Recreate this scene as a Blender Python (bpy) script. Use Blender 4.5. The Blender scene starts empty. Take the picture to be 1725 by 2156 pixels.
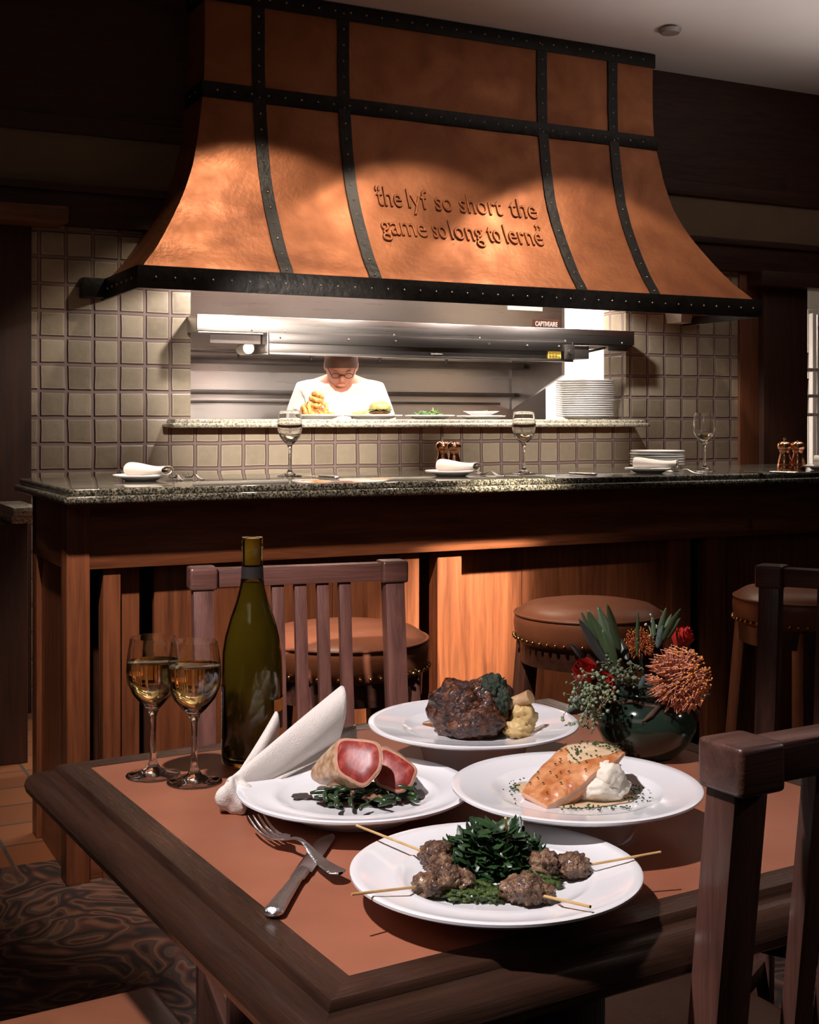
import bpy, bmesh, math, random
from mathutils import Vector, Matrix, noise
PI = math.pi
R = math.radians
random.seed(7)
S = bpy.context.scene
COL = S.collection
# ------------------------------------------------------------------ camera
H = 1.22            # eye height
F = 2680.0          # focal length in pixels of a 1725 px wide frame
CX, HY = 862.0, 890.0
cd = bpy.data.cameras.new('camera'); cam = bpy.data.objects.new('camera', cd); COL.objects.link(cam)
cam.location = (0, 0, H); cam.rotation_euler = (R(90), 0, 0)
cd.sensor_fit = 'HORIZONTAL'; cd.sensor_width = 36; cd.lens = F/1725*36
cd.shift_y = -(1078-HY)/1725; cd.clip_start = .05; cd.clip_end = 60
S.camera = cam
S.view_settings.view_transform = 'Standard'; S.view_settings.look = 'None'
S.view_settings.gamma = 1; S.view_settings.use_curve_mapping = False
S.view_settings.exposure = 0.0
# ------------------------------------------------------------------ frames
TB = R(26.7)        # bar, wall and hood run along this bearing
TT = R(30.4)        # table
cB, sB = math.cos(TB), math.sin(TB)
cT, sT = math.cos(TT), math.sin(TT)
def B(u, n, z=0): return Vector((cB*u - sB*n, sB*u + cB*n, z))
def T(u, n, z=0): return Vector((cT*u - sT*n, sT*u + cT*n, z))
def W(px, py, Y): return Vector(((px-CX)*Y/F, Y, H-(py-HY)*Y/F))
def on(px, py, z):                       # point of a level surface seen at a place of the photograph
    Y = (H-z)*F/(py-HY); return Vector(((px-CX)*Y/F, Y, z))
def uB(px, n):
    A = (px-CX)/F; return (cB*A+sB)*n/(cB-sB*A)
# ------------------------------------------------------------------ light
w = bpy.data.worlds.new('world'); S.world = w; w.use_nodes = True
w.node_tree.nodes['Background'].inputs[0].default_value = (1, .72, .5, 1)
w.node_tree.nodes['Background'].inputs[1].default_value = .008
def spot(name, loc, to, power, deg, blend=.2, rad=.05, col=(1, .86, .72)):
    l = bpy.data.lights.new(name, 'SPOT'); l.energy = power; l.spot_size = R(deg); l.spot_blend = blend
    l.shadow_soft_size = rad; l.color = col
    o = bpy.data.objects.new(name, l); COL.objects.link(o); o.location = loc
    o.rotation_euler = (Vector(to)-Vector(loc)).to_track_quat('-Z', 'Y').to_euler(); return o
def area(name, loc, to, power, sx, sy, col=(1, .9, .8)):
    l = bpy.data.lights.new(name, 'AREA'); l.shape = 'RECTANGLE'; l.size = sx; l.size_y = sy; l.energy = power; l.color = col
    o = bpy.data.objects.new(name, l); COL.objects.link(o); o.location = loc
    o.rotation_euler = (Vector(to)-Vector(loc)).to_track_quat('-Z', 'Y').to_euler(); return o
KEYC = (1, .92, .94)
spot('table_spotlight', (-.95, .75, 2.95), (-.12, 1.60, .78), 330, 38, .55, .05, KEYC)
spot('chair_fill_spot', (-.9, .2, 2.9), (-.28, 2.45, .72), 760, 15, .6, .05, (1, .88, .92))  # added fill that brightens the far chair, not a fixture of the room
spot('side_spotlight', T(3.0, .18, 1.97), T(.95, 1.05, .78), 26, 34, .5, .03, KEYC)
for k, (u, p) in enumerate([(1.93, 46), (2.70, 34), (3.56, 50)]):
    spot('ceiling_downlight_beam', B(u, 4.58, 3.06), B(u, 4.66, 0), p, 90, .13, .04, (1, .81, .62))
for u, p in ((1.05, 190), (1.95, 190), (2.85, 180), (3.7, 130)):
    spot('counter_fill_spot', B(u, 3.15, 3.06), B(u, 3.80, 1.05), p, 34, .5, .04, (1, .88, .78))  # added fill for the countertop settings
spot('tile_fill_spot', B(1.5, 1.2, 2.1), B(2.15, 5.53, 1.22), 1300, 19, 1, .05, (1, .87, .76))  # added pair of fills to brighten the tiles under the shelf
spot('tile_fill_spot', B(3.0, 1.3, 2.1), B(3.5, 5.53, 1.20), 560, 18, 1, .05, (1, .87, .76))
spot('bar_front_spotlight', B(.35, 2.05, 3.05), B(1.45, 3.43, .45), 440, 42, .7, .05, (1, .78, .64))
spot('panel_spotlight', B(2.6, 2.2, 2.9), B(1.86, 3.46, .46), 2900, 12, .7, .05, (1, .80, .60))
for u, p in ((1.85, 9), (2.45, 9), (3.10, 9), (3.62, 8)):
    spot('under_hood_lamp', B(u, 5.17, 1.93), B(u, 5.30, 1.0), p*2.8, 150, .3, .02, (1, .90, .82))
area('heat_lamp_glow', B(2.8, 5.42, 1.555), B(2.8, 5.46, 1.2), 12, 1.5, .04, (1, .86, .74)).rotation_euler = (0, 0, TB)
area('kitchen_ceiling_light', B(2.9, 6.1, 2.45), B(2.9, 6.1, 0), 125, 2.2, .3, (1, .86, .77))
area('kitchen_side_light', B(4.5, 6.6, 2.4), B(4.3, 7.1, 1.2), 60, .4, .4, (1, .92, .85))
spot('ceiling_fill_spot', B(3.5, 3.95, 2.4), B(3.5, 4.1, 3.2), 12, 108, .8, .2, (1, .90, .86))  # added uplights that only lift the ceiling brightness, no lamp stands here
spot('ceiling_fill_spot', B(4.9, 3.5, 2.1), B(4.7, 3.7, 3.2), 95, 125, 1, .3, (1, .90, .84))
area('room_fill_light', (-1.2, -1.0, 2.9), (.4, 3.5, 1.0), 5, 2.0, 1.0, (1, .82, .70))
# ------------------------------------------------------------------ materials
MATS = {}
def newmat(name):
    m = bpy.data.materials.new(name); m.use_nodes = True; nt = m.node_tree
    return m, nt, nt.nodes['Principled BSDF']
def setc(b, **k):
    for a, v in k.items():
        b.inputs[a.replace('_', ' ')].default_value = v
def ramp(nt, stops, fac, interp='LINEAR'):
    r = nt.nodes.new('ShaderNodeValToRGB'); cr = r.color_ramp; cr.interpolation = interp
    while len(cr.elements) < len(stops): cr.elements.new(.5)
    for e, (p, c) in zip(cr.elements, stops): e.position = p; e.color = (*c, 1)
    nt.links.new(fac, r.inputs[0]); return r.outputs[0]
def mapped(nt, scale=(1, 1, 1), rot=(0, 0, 0)):
    t = nt.nodes.new('ShaderNodeTexCoord'); m = nt.nodes.new('ShaderNodeMapping')
    m.inputs['Scale'].default_value = scale; m.inputs['Rotation'].default_value = rot
    nt.links.new(t.outputs['Object'], m.inputs[0]); return m.outputs[0]
def noi(nt, vec, scale, detail=4, rough=.5, dist=0):
    n = nt.nodes.new('ShaderNodeTexNoise'); n.inputs['Scale'].default_value = scale
    n.inputs['Detail'].default_value = detail; n.inputs['Roughness'].default_value = rough
    n.inputs['Distortion'].default_value = dist
    nt.links.new(vec, n.inputs['Vector']); return n.outputs['Fac']
def bump(nt, b, h, strength, dist=.002):
    n = nt.nodes.new('ShaderNodeBump'); n.inputs['Strength'].default_value = strength; n.inputs['Distance'].default_value = dist
    nt.links.new(h, n.inputs['Height']); nt.links.new(n.outputs[0], b.inputs['Normal'])
def mathn(nt, op, a, bb):
    n = nt.nodes.new('ShaderNodeMath'); n.operation = op
    for i, v in enumerate((a, bb)):
        if isinstance(v, (int, float)): n.inputs[i].default_value = v
        else: nt.links.new(v, n.inputs[i])
    return n.outputs[0]
def plain(name, c, rough=.5, metal=0, c2=None, sc=20, bs=0, bsc=60, bd=.002, coat=0, spec=None, trans=0, ior=None, sss=0):
    if name in MATS: return MATS[name]
    m, nt, b = newmat(name); v = mapped(nt)
    if c2: nt.links.new(ramp(nt, [(.35, c), (.65, c2)], noi(nt, v, sc)), b.inputs['Base Color'])
    else: setc(b, Base_Color=(*c, 1))
    setc(b, Roughness=rough, Metallic=metal)
    if bs: bump(nt, b, noi(nt, v, bsc, 5, .6), bs, bd)
    if coat: setc(b, Coat_Weight=coat, Coat_Roughness=.08)
    if spec is not None: setc(b, Specular_IOR_Level=spec)
    if trans: setc(b, Transmission_Weight=trans)
    if ior: setc(b, IOR=ior)
    if sss: setc(b, Subsurface_Weight=sss, Subsurface_Scale=.01)
    MATS[name] = m; return m
def wood(name, dark, light, axis, rough=.35, fine=1.0, bs=.35, coat=.15):
    key = name+'_'+'xyz'[axis]
    if key in MATS: return MATS[key]
    m, nt, b = newmat(key)
    sc = [1, 1, 1]; sc[axis] = .07; v = mapped(nt, tuple(sc))
    sc2 = [1, 1, 1]; sc2[axis] = .035; v2 = mapped(nt, tuple(sc2))
    broad = noi(nt, v, 52*fine, 6, .62, .35); pore = noi(nt, v2, 330*fine, 3, .6)
    mixf = mathn(nt, 'ADD', mathn(nt, 'MULTIPLY', broad, .75), mathn(nt, 'MULTIPLY', pore, .25))
    mid = tuple((a+c)/2 for a, c in zip(dark, light))
    nt.links.new(ramp(nt, [(.32, dark), (.48, mid), (.66, light)], mixf), b.inputs['Base Color'])
    nt.links.new(ramp(nt, [(.3, (rough+.2,)*3), (.6, (rough,)*3)], pore), b.inputs['Roughness'])
    bump(nt, b, mathn(nt, 'ADD', mathn(nt, 'MULTIPLY', pore, .7), mathn(nt, 'MULTIPLY', broad, .3)), bs, .0015)
    if coat: setc(b, Coat_Weight=coat, Coat_Roughness=.2)
    MATS[key] = m; return m
OAK = lambda a: wood('oak', (.085, .026, .011), (.25, .085, .036), a)
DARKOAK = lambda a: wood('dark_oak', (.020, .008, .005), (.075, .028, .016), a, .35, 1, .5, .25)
CHAIRW = lambda a: wood('chair_wood', (.042, .017, .012), (.135, .058, .042), a, .30, 1, .55, .3)
TABW = lambda a: wood('table_wood', (.017, .008, .005), (.050, .022, .013), a, .24, 1.1, .45, .4)
WALLW = lambda a: wood('wall_wood', (.022, .007, .004), (.060, .020, .010), a, .5, .7, .2, 0)
TRIMW = lambda a: wood('trim_wood', (.09, .030, .012), (.20, .070, .028), a, .45)
def m_copper():
    m, nt, b = newmat('hammered_copper'); v = mapped(nt)
    nt.links.new(ramp(nt, [(.3, (.23, .078, .032)), (.5, (.34, .122, .050)), (.7, (.43, .165, .072))], noi(nt, v, 3.2, 6, .6, .5)), b.inputs['Base Color'])
    nt.links.new(ramp(nt, [(.3, (.42,)*3), (.7, (.58,)*3)], noi(nt, v, 9, 4)), b.inputs['Roughness'])
    setc(b, Metallic=.6)
    bump(nt, b, mathn(nt, 'ADD', noi(nt, v, 45, 3, .55), mathn(nt, 'MULTIPLY', noi(nt, v, 11, 2), 1.2)), .4, .004)
    return m
COPPER = m_copper()
IRON = plain('black_iron', (.008, .007, .007), .42, .4, (.018, .015, .014), 30, .5, 28, .006)
RIVET = plain('rivet_steel', (.55, .48, .40), .3, .9)
def m_tile():
    m, nt, b = newmat('glazed_tile')
    v = mapped(nt)
    # wobble the joints a little: the tiles are hand made
    wn = nt.nodes.new('ShaderNodeTexNoise'); wn.inputs['Scale'].default_value = 5.5; wn.inputs['Detail'].default_value = 2
    nt.links.new(v, wn.inputs['Vector'])
    sub = nt.nodes.new('ShaderNodeVectorMath'); sub.operation = 'SUBTRACT'; nt.links.new(wn.outputs['Color'], sub.inputs[0]); sub.inputs[1].default_value = (.5, .5, .5)
    scl = nt.nodes.new('ShaderNodeVectorMath'); scl.operation = 'SCALE'; scl.inputs['Scale'].default_value = .010; nt.links.new(sub.outputs[0], scl.inputs[0])
    add = nt.nodes.new('ShaderNodeVectorMath'); add.operation = 'ADD'; nt.links.new(v, add.inputs[0]); nt.links.new(scl.outputs[0], add.inputs[1])
    sep = nt.nodes.new('ShaderNodeSeparateXYZ'); nt.links.new(add.outputs[0], sep.inputs[0])
    P = .114
    xy = mathn(nt, 'ADD', sep.outputs['X'], sep.outputs['Y'])
    su = mathn(nt, 'DIVIDE', mathn(nt, 'ADD', xy, 20*P+.005), P); sv = mathn(nt, 'DIVIDE', mathn(nt, 'ADD', sep.outputs['Z'], .012), P)
    fu = mathn(nt, 'FRACT', su, 0); fv = mathn(nt, 'FRACT', sv, 0)
    eu = mathn(nt, 'SUBTRACT', .5, mathn(nt, 'ABSOLUTE', mathn(nt, 'SUBTRACT', fu, .5), 0))
    ev = mathn(nt, 'SUBTRACT', .5, mathn(nt, 'ABSOLUTE', mathn(nt, 'SUBTRACT', fv, .5), 0))
    e = mathn(nt, 'MINIMUM', eu, ev)
    cmb = nt.nodes.new('ShaderNodeCombineXYZ'); nt.links.new(mathn(nt, 'FLOOR', su, 0), cmb.inputs[0]); nt.links.new(mathn(nt, 'FLOOR', sv, 0), cmb.inputs[2])
    wh = nt.nodes.new('ShaderNodeTexWhiteNoise'); nt.links.new(cmb.outputs[0], wh.inputs['Vector'])
    mott = mathn(nt, 'ADD', mathn(nt, 'MULTIPLY', wh.outputs['Value'], .5), mathn(nt, 'MULTIPLY', noi(nt, v, 28, 5, .65), .5))
    face = ramp(nt, [(.2, (.27, .225, .16)), (.5, (.37, .315, .23)), (.8, (.45, .385, .285))], mott)
    edge = ramp(nt, [(.040, (.26, .20, .185)), (.052, (.13, .075, .045)), (.085, (.22, .15, .09)), (.11, (1, 1, 1))], e)
    isface = ramp(nt, [(.07, (0, 0, 0)), (.12, (1, 1, 1))], e)
    mx = nt.nodes.new('ShaderNodeMix'); mx.data_type = 'RGBA'
    nt.links.new(isface, mx.inputs[0]); nt.links.new(edge, mx.inputs[6]); nt.links.new(face, mx.inputs[7]); nt.links.new(mx.outputs[2], b.inputs['Base Color'])
    nt.links.new(ramp(nt, [(.04, (.8,)*3), (.07, (.32,)*3)], e), b.inputs['Roughness'])
    hh = ramp(nt, [(.035, (0,)*3), (.09, (.85,)*3), (.25, (1,)*3)], e)
    bump(nt, b, mathn(nt, 'ADD', hh, mathn(nt, 'MULTIPLY', noi(nt, v, 22, 2), .25)), .9, .005)
    return m
TILE = m_tile()
def m_granite(name, cols, sc):
    m, nt, b = newmat(name); v = mapped(nt)
    a = noi(nt, v, sc, 8, .75); vo = nt.nodes.new('ShaderNodeTexVoronoi'); vo.inputs['Scale'].default_value = sc*1.7; nt.links.new(v, vo.inputs['Vector'])
    f = mathn(nt, 'ADD', mathn(nt, 'MULTIPLY', a, .7), mathn(nt, 'MULTIPLY', vo.outputs['Distance'], .35))
    nt.links.new(ramp(nt, cols, f), b.inputs['Base Color']); setc(b, Roughness=.09, Coat_Weight=.3); return m
GRANITE = m_granite('dark_granite', [(.42, (.010, .010, .008)), (.50, (.045, .045, .036)), (.57, (.10, .098, .078)), (.64, (.20, .19, .155))], 105)
GRANITE2 = m_granite('pale_granite', [(.38, (.12, .11, .09)), (.50, (.36, .34, .27)), (.60, (.55, .52, .42))], 75)
LEATHER = plain('tan_leather', (.19, .066, .032), .38, 0, (.235, .085, .042), 12, .35, 220, .001, spec=.45)
TLEATHER = plain('table_leather', (.25, .085, .045), .42, 0, (.32, .115, .062), 7, .25, 260, .0006, spec=.4)
PORC = plain('white_porcelain', (.80, .79, .80), .10, 0, coat=.4)
STEEL = plain('brushed_steel', (.52, .50, .48), .28, 1, (.60, .57, .55), 6, .15, 90)
def m_brushed():
    m, nt, b = newmat('brushed_steel_sheet'); v = mapped(nt, (.01, 1, 1))
    setc(b, Metallic=1, Base_Color=(.56, .53, .51, 1)); n = noi(nt, v, 260, 3)
    nt.links.new(ramp(nt, [(.3, (.27,)*3), (.7, (.33,)*3)], n), b.inputs['Roughness']); return m
SHEET = m_brushed()
LSTEEL = plain('lamp_steel', (.27, .25, .24), .3, 1)
DSTEEL = plain('dark_steel', (.10, .09, .085), .4, .9, (.16, .14, .13), 5)
SILVER = plain('silver_cutlery', (.80, .79, .78), .2, 1)
HSILVER = plain('hammered_silver', (.78, .77, .77), .28, 1, bs=.9, bsc=170, bd=.002)
POLCOP = plain('polished_copper', (.86, .42, .24), .18, 1)
WHITEP = plain('white_paint', (.74, .71, .66), .6)
CEILM = plain('ceiling_plaster', (.70, .65, .62), .8, 0, (.73, .68, .65), 3, .1, 40)
PLAST = plain('wall_plaster', (.16, .105, .065), .8, 0, (.19, .13, .08), 3)
LINEN = plain('white_linen', (.76, .69, .63), .9, bs=.8, bsc=520, bd=.0015)
BRASS = plain('brass_nail', (.75, .50, .20), .22, 1)
GLASS = plain('clear_glass', (1, 1, 1), 0, trans=1, ior=1.48)
BLACKP = plain('black_plastic', (.02, .018, .016), .4)
# ------------------------------------------------------------------ mesh helpers
class MB:
    def __init__(s): s.bm = bmesh.new()
    def add(s, verts, faces, M=None):
        vs = [s.bm.verts.new(M @ Vector(v) if M is not None else v) for v in verts]
        for f in faces:
            if len(set(f)) > 2:
                try: s.bm.faces.new([vs[i] for i in f])
                except ValueError: pass
        return s
    def box(s, lo, hi, bev=0, M=None, seg=2):
        t = bmesh.new(); bmesh.ops.create_cube(t, size=1)
        lo = Vector(lo); hi = Vector(hi); c = (lo+hi)/2; d = hi-lo
        for v in t.verts: v.co = Vector((v.co.x*d.x, v.co.y*d.y, v.co.z*d.z)) + c
        if bev: bmesh.ops.bevel(t, geom=list(t.edges)+list(t.verts), offset=min(bev, .45*min(abs(x) for x in d)), segments=seg, profile=.6, affect='EDGES')
        t.verts.index_update(); s.add([v.co.copy() for v in t.verts], [[v.index for v in f.verts] for f in t.faces], M); t.free(); return s
    def beam(s, a, b, w, d, bev=0, up=(0, 0, 1), w2=None, d2=None):
        """square bar from a to b, w wide (sideways) and d deep"""
        a = Vector(a); b = Vector(b); z = (b-a); L = z.length; z.normalize()
        x = Vector((1, 0, 0)) if abs(z.x) < .9 else Vector((0, 1, 0)); x = (x - z*x.dot(z)).normalized(); y = z.cross(x)
        M = Matrix((x, y, z)).transposed().to_4x4(); M.translation = a
        t = bmesh.new(); bmesh.ops.create_cube(t, size=1)
        for v in t.verts:
            k = v.co.z+.5; ww = w+((w2 or w)-w)*k; dd = d+((d2 or d)-d)*k
            v.co = Vector((v.co.x*ww, v.co.y*dd, k*L))
        if bev: bmesh.ops.bevel(t, geom=list(t.edges)+list(t.verts), offset=bev, segments=2, profile=.6, affect='EDGES')
        t.verts.index_update(); s.add([v.co.copy() for v in t.verts], [[v.index for v in f.verts] for f in t.faces], M); t.free(); return s
    def lathe(s, prof, seg=48, M=None, closed=False):
        vs, fs = [], []; n = len(prof)
        for r, z in prof:
            for k in range(seg):
                a = 2*PI*k/seg; vs.append((r*math.cos(a), r*math.sin(a), z))
        rng = n if closed else n-1
        for i in range(rng):
            j = (i+1) % n
            for k in range(seg):
                k2 = (k+1) % seg; fs.append((i*seg+k, i*seg+k2, j*seg+k2, j*seg+k))
        if not closed:
            fs.append(tuple(range(seg-1, -1, -1))); fs.append(tuple((n-1)*seg+k for k in range(seg)))
        s.add(vs, fs, M); return s
    def tube(s, pts, r, seg=8, flat=1.0, M=None):
        pts = [Vector(p) for p in pts]; n = len(pts); rs = r if isinstance(r, (list, tuple)) else [r]*n
        t = (pts[1]-pts[0]).normalized(); x = t.orthogonal().normalized(); vs, fs = [], []
        for i, p in enumerate(pts):
            t2 = (pts[min(i+1, n-1)]-pts[max(i-1, 0)]).normalized()
            x = (x - t2*x.dot(t2)).normalized(); y = t2.cross(x)
            for k in range(seg):
                a = 2*PI*k/seg; vs.append(p + x*math.cos(a)*rs[i] + y*math.sin(a)*rs[i]*flat)
        for i in range(n-1):
            for k in range(seg):
                k2 = (k+1) % seg; fs.append((i*seg+k, i*seg+k2, (i+1)*seg+k2, (i+1)*seg+k))
        fs.append(tuple(range(seg-1, -1, -1))); fs.append(tuple((n-1)*seg+k for k in range(seg)))
        s.add(vs, fs, M); return s
    def blob(s, c, r, sub=3, amp=.15, fr=3.0, seed=0, octv=3, M=None):
        r = Vector(r) if not isinstance(r, (int, float)) else Vector((r, r, r)); c = Vector(c)
        t = bmesh.new(); bmesh.ops.create_icosphere(t, subdivisions=sub, radius=1)
        for v in t.verts:
            d = v.co.normalized(); k = 1
            for o in range(octv):
                k += amp/(1.7**o)*noise.noise(d*fr*(2**o)+Vector((seed*7.3, seed*3.1, o*5)))
            v.co = Vector((d.x*r.x*k, d.y*r.y*k, d.z*r.z*k)) + c
        t.verts.index_update(); s.add([v.co.copy() for v in t.verts], [[v.index for v in f.verts] for f in t.faces], M); t.free(); return s
    def grid(s, fn, nu, nv, M=None, closeu=False):
        vs = [fn(i/(nu if closeu else nu-1), j/(nv-1)) for j in range(nv) for i in range(nu)]; fs = []
        for j in range(nv-1):
            for i in range(nu if closeu else nu-1):
                i2 = (i+1) % nu; fs.append((j*nu+i, j*nu+i2, (j+1)*nu+i2, (j+1)*nu+i))
        s.add(vs, fs, M); return s
    def prism(s, poly, z0, z1, M=None):
        n = len(poly); vs = [(x, y, z0) for x, y in poly]+[(x, y, z1) for x, y in poly]
        fs = [tuple(range(n-1, -1, -1)), tuple(range(n, 2*n))]+[(i, (i+1) % n, n+(i+1) % n, n+i) for i in range(n)]
        s.add(vs, fs, M); return s
    def solid(s, th):
        bmesh.ops.recalc_face_normals(s.bm, faces=s.bm.faces); bmesh.ops.solidify(s.bm, geom=list(s.bm.faces), thickness=th); return s
    def build(s, name, m, parent=None, ang=38, loc=None, rotz=0):
        bmesh.ops.recalc_face_normals(s.bm, faces=s.bm.faces)
        me = bpy.data.meshes.new(name); s.bm.to_mesh(me); s.bm.free(); me.materials.append(m)
        me.shade_smooth()
        if ang < 180: me.set_sharp_from_angle(angle=R(ang))
        o = bpy.data.objects.new(name, me); COL.objects.link(o)
        if parent: o.parent = parent
        if loc is not None: o.location = loc
        o.rotation_euler = (0, 0, rotz); return o
def frameM(o, x, y, z):
    M = Matrix((Vector(x), Vector(y), Vector(z))).transposed().to_4x4(); M.translation = Vector(o); return M
def tag(o, label, cat, group=None, kind=None):
    o['label'] = label; o['category'] = cat
    if group: o['group'] = group
    if kind: o['kind'] = kind
    return o
def thing(name, label, cat, loc=(0, 0, 0), rotz=0, group=None):
    o = bpy.data.objects.new(name, None); COL.objects.link(o); o.empty_display_size = .05
    o.location = loc; o.rotation_euler = (0, 0, rotz); return tag(o, label, cat, group)
def struct(mb, name, m, loc=(0, 0, 0), rotz=0, ang=38):
    o = mb.build(name, m, None, ang, loc, rotz); o['kind'] = 'structure'; return o
def copy_tree(o, parent=None):
    c = o.copy(); COL.objects.link(c)
    if parent: c.parent = parent
    for ch in list(o.children): copy_tree(ch, c)
    return c
def dup(o, loc, rotz=None, label=None, group=None):
    c = copy_tree(o); c.location = loc
    if rotz is not None: c.rotation_euler.z = rotz
    if label: c['label'] = label
    if group: c['group'] = group
    return c
def text_bm(mb, s, size, ext, fn, offset=0.0, bevel=0.0, sx=1.0):
    """lettering as solid glyphs; fn maps (x, y, depth) of the flat text to its place"""
    cu = bpy.data.curves.new('lettering', 'FONT'); cu.body = s; cu.size = size; cu.extrude = ext; cu.offset = offset
    cu.bevel_depth = bevel; cu.bevel_resolution = 1; cu.resolution_u = 4; cu.align_x = 'LEFT'
    o = bpy.data.objects.new('lettering', cu); COL.objects.link(o); bpy.context.view_layer.update()
    me = o.to_mesh(); vs = [fn(v.co.x*sx, v.co.y, v.co.z) for v in me.vertices]
    fs = [tuple(p.vertices) for p in me.polygons]; o.to_mesh_clear()
    bpy.data.objects.remove(o); bpy.data.curves.remove(cu); mb.add(vs, fs); return mb
def dots(name, m, parent, pts, r, sub=1):
    first = None
    for p in pts:
        if first is None: first = MB().blob((0, 0, 0), r, sub, 0).build(name, m, parent, 180, p)
        else:
            c = first.copy(); COL.objects.link(c); c.location = p
def cr(tab, x):                      # smooth table lookup
    for i in range(len(tab)-1):
        if x <= tab[i+1][0] or i == len(tab)-2:
            p0 = tab[max(i-1, 0)]; p1 = tab[i]; p2 = tab[i+1]; p3 = tab[min(i+2, len(tab)-1)]
            t = max(0, min(1, (x-p1[0])/(p2[0]-p1[0]))); h = p2[0]-p1[0]
            m1 = (p2[1]-p0[1])/(p2[0]-p0[0])*h; m2 = (p3[1]-p1[1])/(p3[0]-p1[0])*h
            return (2*t**3-3*t*t+1)*p1[1]+(t**3-2*t*t+t)*m1+(-2*t**3+3*t*t)*p2[1]+(t**3-t*t)*m2
# ================================================================== ROOM
WN = 5.53                                   # wall face
struct(MB().box((-1.5, -1.5, -.06), (8, 3.62, 0)), 'floor', None or plain('carpet_base', (.03, .012, .008), .95), B(0, 0), TB)
def m_carpet():
    m, nt, b = newmat('patterned_carpet'); v = mapped(nt)
    n = nt.nodes.new('ShaderNodeTexNoise'); n.inputs['Scale'].default_value = 3.6; n.inputs['Detail'].default_value = 1.2; n.inputs['Distortion'].default_value = 2.2
    nt.links.new(v, n.inputs['Vector'])
    sin = mathn(nt, 'FRACT', mathn(nt, 'MULTIPLY', n.outputs['Fac'], 6), 0)
    nt.links.new(ramp(nt, [(0, (.014, .008, .007)), (.2, (.055, .018, .011)), (.34, (.11, .045, .026)), (.46, (.13, .070, .038)), (.54, (.035, .030, .026)), (.7, (.075, .026, .015)), (.86, (.014, .010, .008))], sin), b.inputs['Base Color'])
    setc(b, Roughness=.95); bump(nt, b, noi(nt, v, 400, 2), .6, .004); return m
bpy.data.objects['floor'].data.materials[0] = m_carpet()
def m_terra():
    m, nt, b = newmat('terracotta_tile'); v = mapped(nt)
    br = nt.nodes.new('ShaderNodeTexBrick'); br.offset = 0; br.inputs['Scale'].default_value = 1; br.inputs['Brick Width'].default_value = .2
    br.inputs['Row Height'].default_value = .2; br.inputs['Mortar Size'].default_value = .006
    br.inputs['Color1'].default_value = (.20, .075, .03, 1); br.inputs['Color2'].default_value = (.13, .045, .02, 1); br.inputs['Mortar'].default_value = (.06, .045, .035, 1)
    nt.links.new(v, br.inputs['Vector']); nt.links.new(br.outputs['Color'], b.inputs['Base Color']); setc(b, Roughness=.45); return m
struct(MB().box((-1.5, 3.62, -.06), (8, 9.5, -.001)), 'floor', m_terra(), B(0, 0), TB)
# ceiling: low band by the wall, a rounded step up to the room ceiling
def ceil_pt(a, b_):
    n = -1.5+b_*(WN+1.5)
    k = max(0, min(1, (5.02-n)/.55)); k = k*k*(3-2*k)
    return Vector((-2+a*11, n, 3.12+.11*k))
g = MB().grid(ceil_pt, 2, 90); g.solid(-.05)
struct(g, 'ceiling', CEILM, B(0, 0), TB)
# tiled wall with the pass-through opening, plinth rows below
UL, UR = .985, 4.835
OL, OR = 1.684, 4.07
wl = MB(); D = .2
wl.box((UL, 0, 0), (OL, D, 2.06)); wl.box((OR, 0, 0), (UR, D, 2.06)); wl.box((OL, 0, 0), (OR, D, 1.20)); wl.box((OL, 0, 2.02), (OR, D, 2.06))
struct(wl, 'wall_back', TILE, B(0, WN), TB)
struct(MB().box((-2, 0, 2.06), (9, .2, 3.12)), 'wall_upper', WALLW(0), B(0, WN), TB)
struct(MB().box((-2, -.012, 2.235), (9, 0, 2.455)), 'trim_1', PLAST, B(0, WN), TB)
struct(MB().box((-2, -.05, 2.06), (9, 0, 2.235), .008).box((-2, -.07, 2.20), (9, 0, 2.235), .006), 'trim_2', WALLW(0), B(0, WN), TB)
struct(MB().box((-2, -.03, 2.455), (9, 0, 2.53), .006), 'trim_3', WALLW(0), B(0, WN), TB)
struct(MB().box((-2, -.035, 0), (UL, .2, 2.06), .004), 'wall_left', WALLW(2), B(0, WN), TB)
struct(MB().box((-2, -.20, 2.045), (UL+.12, .0, 2.115), .01), 'trim_4', TRIMW(0), B(0, WN), TB)
struct(MB().box((UR, -.02, 0), (UR+.135, .2, 2.06), .004), 'trim_5', TRIMW(2), B(0, WN), TB)
UC = uB(1690, WN-.02)
struct(MB().box((UR+.135, -.06, 0), (UC, .25, 2.06), .006), 'wall_right', WALLW(2), B(0, WN), TB)
struct(MB().box((UR+.05, -.14, 1.98), (UC+.14, .0, 2.06), .01), 'trim_6', WALLW(0), B(0, WN), TB)
# kitchen shell behind the opening
struct(MB().box((.6, 1.62, 0), (7.2, 1.72, 2.7)), 'wall_kitchen', WHITEP, B(0, WN), TB)
struct(MB().box((.6, .2, 2.62), (7.2, 1.7, 2.7)), 'ceiling_kitchen', WHITEP, B(0, WN), TB)
struct(MB().box((.55, .2, 0), (.65, 1.7, 2.7)), 'wall_kitchen_left', SHEET, B(0, WN), TB)
struct(MB().box((7.2, .2, 0), (7.3, 1.7, 2.7)), 'wall_kitchen_right', WHITEP, B(0, WN), TB)
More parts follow.
